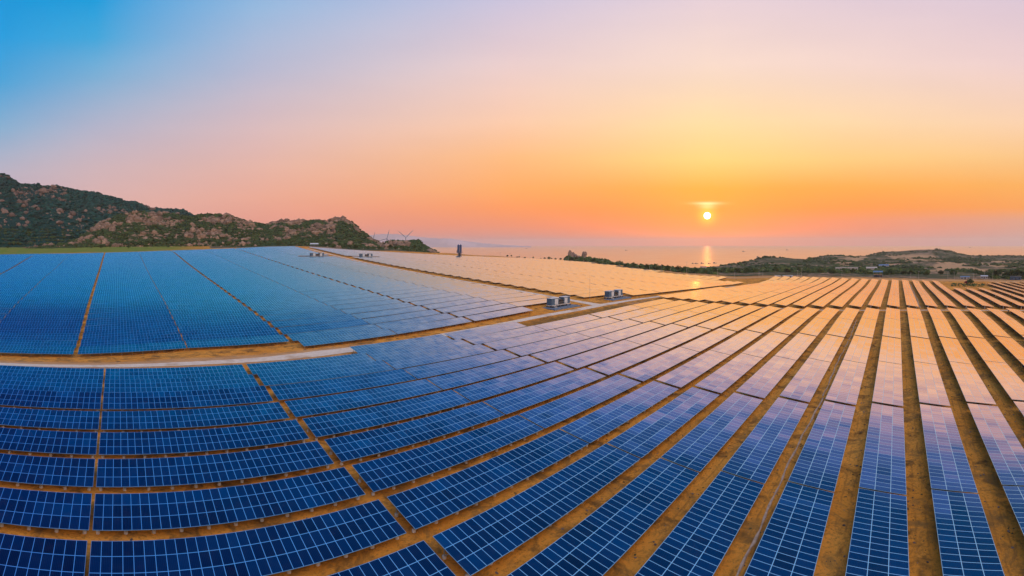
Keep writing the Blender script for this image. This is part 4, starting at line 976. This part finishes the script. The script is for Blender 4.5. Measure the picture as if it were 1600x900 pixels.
# ------------------------------------------------------------------ buildings
def house(px, r, w, d, h, wall, roof, label, name='house', cat='building', yaw=0.0, gable=0.0, nwin=4):
    E_, N_ = at(px, r); o = bpy.data.objects.new(name, None); C.objects.link(o); o.location = (E_, N_, gz(E_, N_) - .2); o.rotation_euler = (0, 0, -az(px) + yaw)
    tag(o, label, cat)
    b = MB(); b.box((-w/2, -d/2, -1), (w/2, d/2, h), M[wall]); b.build('wall', o)
    b = MB()
    if gable:
        b.add([(-w/2-.4, -d/2-.4, h+.003), (w/2+.4, -d/2-.4, h+.003), (w/2+.4, d/2+.4, h+.003), (-w/2-.4, d/2+.4, h+.003), (-w/2-.2, 0, h+gable), (w/2+.2, 0, h+gable)],
              [(0,1,5,4), (3,4,5,2), (0,4,3), (1,2,5), (0,3,2,1)], M[roof])
    else: b.box((-w/2-.3, -d/2-.3, h+.003), (w/2+.3, d/2+.3, h+.3), M[roof])
    b.build('roof', o)
    for k in range(nwin):
        x = -w/2 + w * (k + .5) / nwin
        b = MB()
        if k == nwin // 2: b.box((x - .6, -d/2 - .06, 0), (x + .6, -d/2 - .002, 2.2), M['window']); b.build('door', o)
        else: b.box((x - .6, -d/2 - .06, h * .35), (x + .6, -d/2 - .002, h * .75), M['window']); b.build('window', o)
house(1323, 640, 29, 10, 4.4, 'cream', 'cream', 'long pale flat roofed building among the trees beyond the field', nwin=7)
house(1362, 655, 14, 9, 4.2, 'cream', 'cream', 'small pale building right of the long flat roofed one', nwin=3, gable=1.4)
house(1381, 800, 16, 10, 3.6, 'cream', 'roofblue', 'pale building with bluish roof on the slope behind the trees', nwin=5, gable=2.0)
house(1401, 830, 9, 8, 3.6, 'cream', 'tile', 'small white house with terracotta roof on the slope', nwin=2, gable=1.6)
house(1508, 486, 9, 6, 2.3, 'cream', 'roofblue', 'low pale hut with blue roof at the site edge', 'hut', 'hut', nwin=3, gable=.8)
house(1538, 500, 7, 6, 2.6, 'cream', 'grey', 'small pale hut with grey roof at the site edge', 'hut', 'hut', nwin=3, gable=.9)
house(1587, 490, 11, 7, 3.5, 'bluegrey', 'dark', 'grey blue shed under the dark trees at the edge', 'shed', 'shed', nwin=3)
house(1231, 452, 9, 3, 2.0, 'white', 'white', 'wide white container just behind the golden orange rows', 'container', 'container', nwin=2)
house(1215, 452, 5, 3, 1.9, 'white', 'white', 'narrow white container just behind the golden orange rows', 'container', 'container', nwin=2)
house(1099, 640, 8, 7, 4, 'white', 'tile', 'small white house under the trees below the sun', nwin=2, gable=1.5)
def canopy(px, r, w, d, h, roof, label):
    E_, N_ = at(px, r); o = bpy.data.objects.new('canopy', None); C.objects.link(o); o.location = (E_, N_, gz(E_, N_)); o.rotation_euler = (0, 0, -az(px)); tag(o, label, 'canopy')
    for x in (-w/2+.4, 0, w/2-.4):
        for y in (-d/2+.4, d/2-.4): b = MB(); b.box((x-.15, y-.15, -.5), (x+.15, y+.15, h), M['bluegrey']); b.build('post', o)
    b = MB(); b.add([(-w/2, -d/2, h), (w/2, -d/2, h), (w/2, d/2, h), (-w/2, d/2, h), (-w/2+.3, 0, h+1.3), (w/2-.3, 0, h+1.3)], [(0,1,5,4), (3,4,5,2), (0,4,3), (1,2,5), (0,3,2,1)], M[roof]); b.build('roof', o)
    b = MB(); b.box((-w/2+1, -d/2+1.2, 0), (w/2-1, d/2-1.2, h*.55), M['window']); b.build('counter', o)
canopy(1372, 496, 10, 7, 5.0, 'roofblue', 'blue roofed canopy on posts by the middle of the site edge')
canopy(491, 575, 10, 6, 2.6, 'white', 'white roofed shelter at the foot of the rocky hill')

# ------------------------------------------------------------------ boats
def boat(px, y, L, label):
    r = CZ * F / (y - YH); E_, N_ = at(px, r); o = bpy.data.objects.new('boat', None); C.objects.link(o); o.location = (E_, N_, 0); o.rotation_euler = (0, 0, -az(px) + rnd.uniform(-.5, .5))
    tag(o, label, 'boat', 'boats at anchor on the bay')
    b = MB(); st = [(-.5, .12, .10), (-.42, .16, .09), (0, .19, .08), (.3, .14, .10), (.5, .01, .14)]; vs = []
    for x, w, h in st: vs += [(x*L, -w*L, h*L), (x*L, -w*L*.5, -.04*L), (x*L, w*L*.5, -.04*L), (x*L, w*L, h*L)]
    fs = [(4*i+j, 4*i+4+j, 4*i+5+j, 4*i+1+j) for i in range(4) for j in range(3)] + [(0,1,2,3)] + [(4*i+3, 4*i+7, 4*i+4, 4*i) for i in range(4)]
    b.add(vs, fs, M['boat']); b.build('hull', o)
    b = MB(); b.box((-.38*L, -.10*L, .085*L), (-.08*L, .10*L, .26*L), M['boat']); b.box((-.40*L, -.12*L, .262*L), (-.04*L, .12*L, .28*L), M['boat']); b.build('cabin', o)
    b = MB(); b.tube((.05*L, 0, .08*L), (.05*L, 0, .5*L), .012*L, .006*L, M['dark'], 5); b.build('mast', o)
spots = ['leftmost of the row below the sun', 'second of the row below the sun', 'third of the row below the sun', 'fourth of the row below the sun', 'last of the row, nearest the headland']
for (px, y, L), w in zip([(1083, 412.0, 9), (1088.5, 412.2, 10), (1097.5, 411.8, 11), (1108.5, 412.3, 9), (1117, 411.3, 12)], spots): boat(px, y, L, 'small dark fishing boat, ' + w)
for px, y, L, w in [(1184.5, 401.7, 14, 'dark boat alone above the wooded headland'), (1162, 393.5, 22, 'dark boat far out right of the sun glitter'), (978.5, 391.5, 22, 'dark boat far out left of the sun glitter'), (823, 388.3, 26, 'dark boat far out above the bushes of the golden field'),
                    (1230, 391.0, 22, 'dark boat far out above the dunes of the headland'), (1534, 400.3, 16, 'dark boat close behind the low shore'), (1516, 387.0, 34, 'hazy ship near the horizon over the shore')]: boat(px, y, L, w)

# ------------------------------------------------------------------ drain edges in the corridors
def kerb_line(name, pts, label, m, half=.17):
    o = bpy.data.objects.new(name, None); C.objects.link(o); tag(o, label, 'drain')
    for e0, e1, n_ in pts:
        b = MB(); k = int((e1 - e0) / 1.2); sec = []
        for i in range(k + 1):
            a = e0 + (e1 - e0) * i / k; ya = n_ + .22 * math.sin(a / 9) + .10 * math.sin(a / 1.7); wa = half * rnd.uniform(.6, 1.5); za = gz(a, ya); h = .05 + .16 * rnd.random()
            sec.append([(a, ya - wa, za - .1), (a, ya - wa * .6, za + h), (a, ya + wa * .6, za + h * rnd.uniform(.6, 1)), (a, ya + wa, za - .1)])
        vs = [v for q in sec for v in q]; fs = [(4*i+j, 4*i+4+j, 4*i+5+j, 4*i+1+j) for i in range(k) for j in range(3)] + [(0, 1, 2, 3), (4*k+3, 4*k+2, 4*k+1, 4*k)]
        b.add(vs, fs, M[m]); b.build('concrete_edge', o)
kerb_line('drain', [(34, 96, 14.75), (97, 140, 14.9), (142, 150, 15.1), (152, 160, 15.1), (162, 188, 15.2)], 'pale broken concrete drain edge running along one soil corridor between rows', 'kerb')
kerb_line('drain', [(226, 400, -10.6)], 'pale drain edge in a corridor beyond the cross path', 'kerb', .3)

# ------------------------------------------------------------------ stones and weeds in the corridors
def corridor_pts(n):
    E_ = -40 + 200 * rg.rand(n) ** 1.2; j = rg.randint(-10, 9, n); N_ = P_N0 + P_P * j - (3.0 - 2.9 * rg.rand(n)) + P_SH * 0
    k = np.hypot(E_, N_) < 150; E_, N_ = E_[k], N_[k]; return np.stack([E_, N_, ground(E_, N_) + CZ], -1)
p = corridor_pts(5200); scatter('stones', p, szs(len(p), .03, .16, 3), M['rock'], IC1, 0.7, 0.3, 0.3, 'small stones lying in the soil corridors between the rows', 'stones')
p = clumped(corridor_pts(5200), 9, 71, 0.52); scatter('weeds', p, szs(len(p), .03, .15, 2), M['weed'], IC1, 0.5, 0.6, 0.2, 'small dark weeds growing in the soil corridors between the rows', 'weeds')

# ------------------------------------------------------------------ haze: the air between the camera, the hills and the bay
HD = 0.72e-4
hb = MB(); hb.box((-15500, -15500, -4.5), (15500, 15500, CZ + 165), M['white']); ho = hb.build('haze')
hm, ht = newmat('haze_air'); pv = nd(ht, 'ShaderNodeVolumePrincipled'); pv.inputs['Color'].default_value = (1.0, 0.87, 0.80, 1); pv.inputs['Density'].default_value = HD; pv.inputs['Anisotropy'].default_value = 0.25
oo = nd(ht, 'ShaderNodeOutputMaterial'); ht.links.new(pv.outputs[0], oo.inputs['Volume'])
ho.data.materials.clear(); ho.data.materials.append(hm); tag(ho, 'thin evening haze over the fields, hills and sea', 'haze', None, 'stuff')
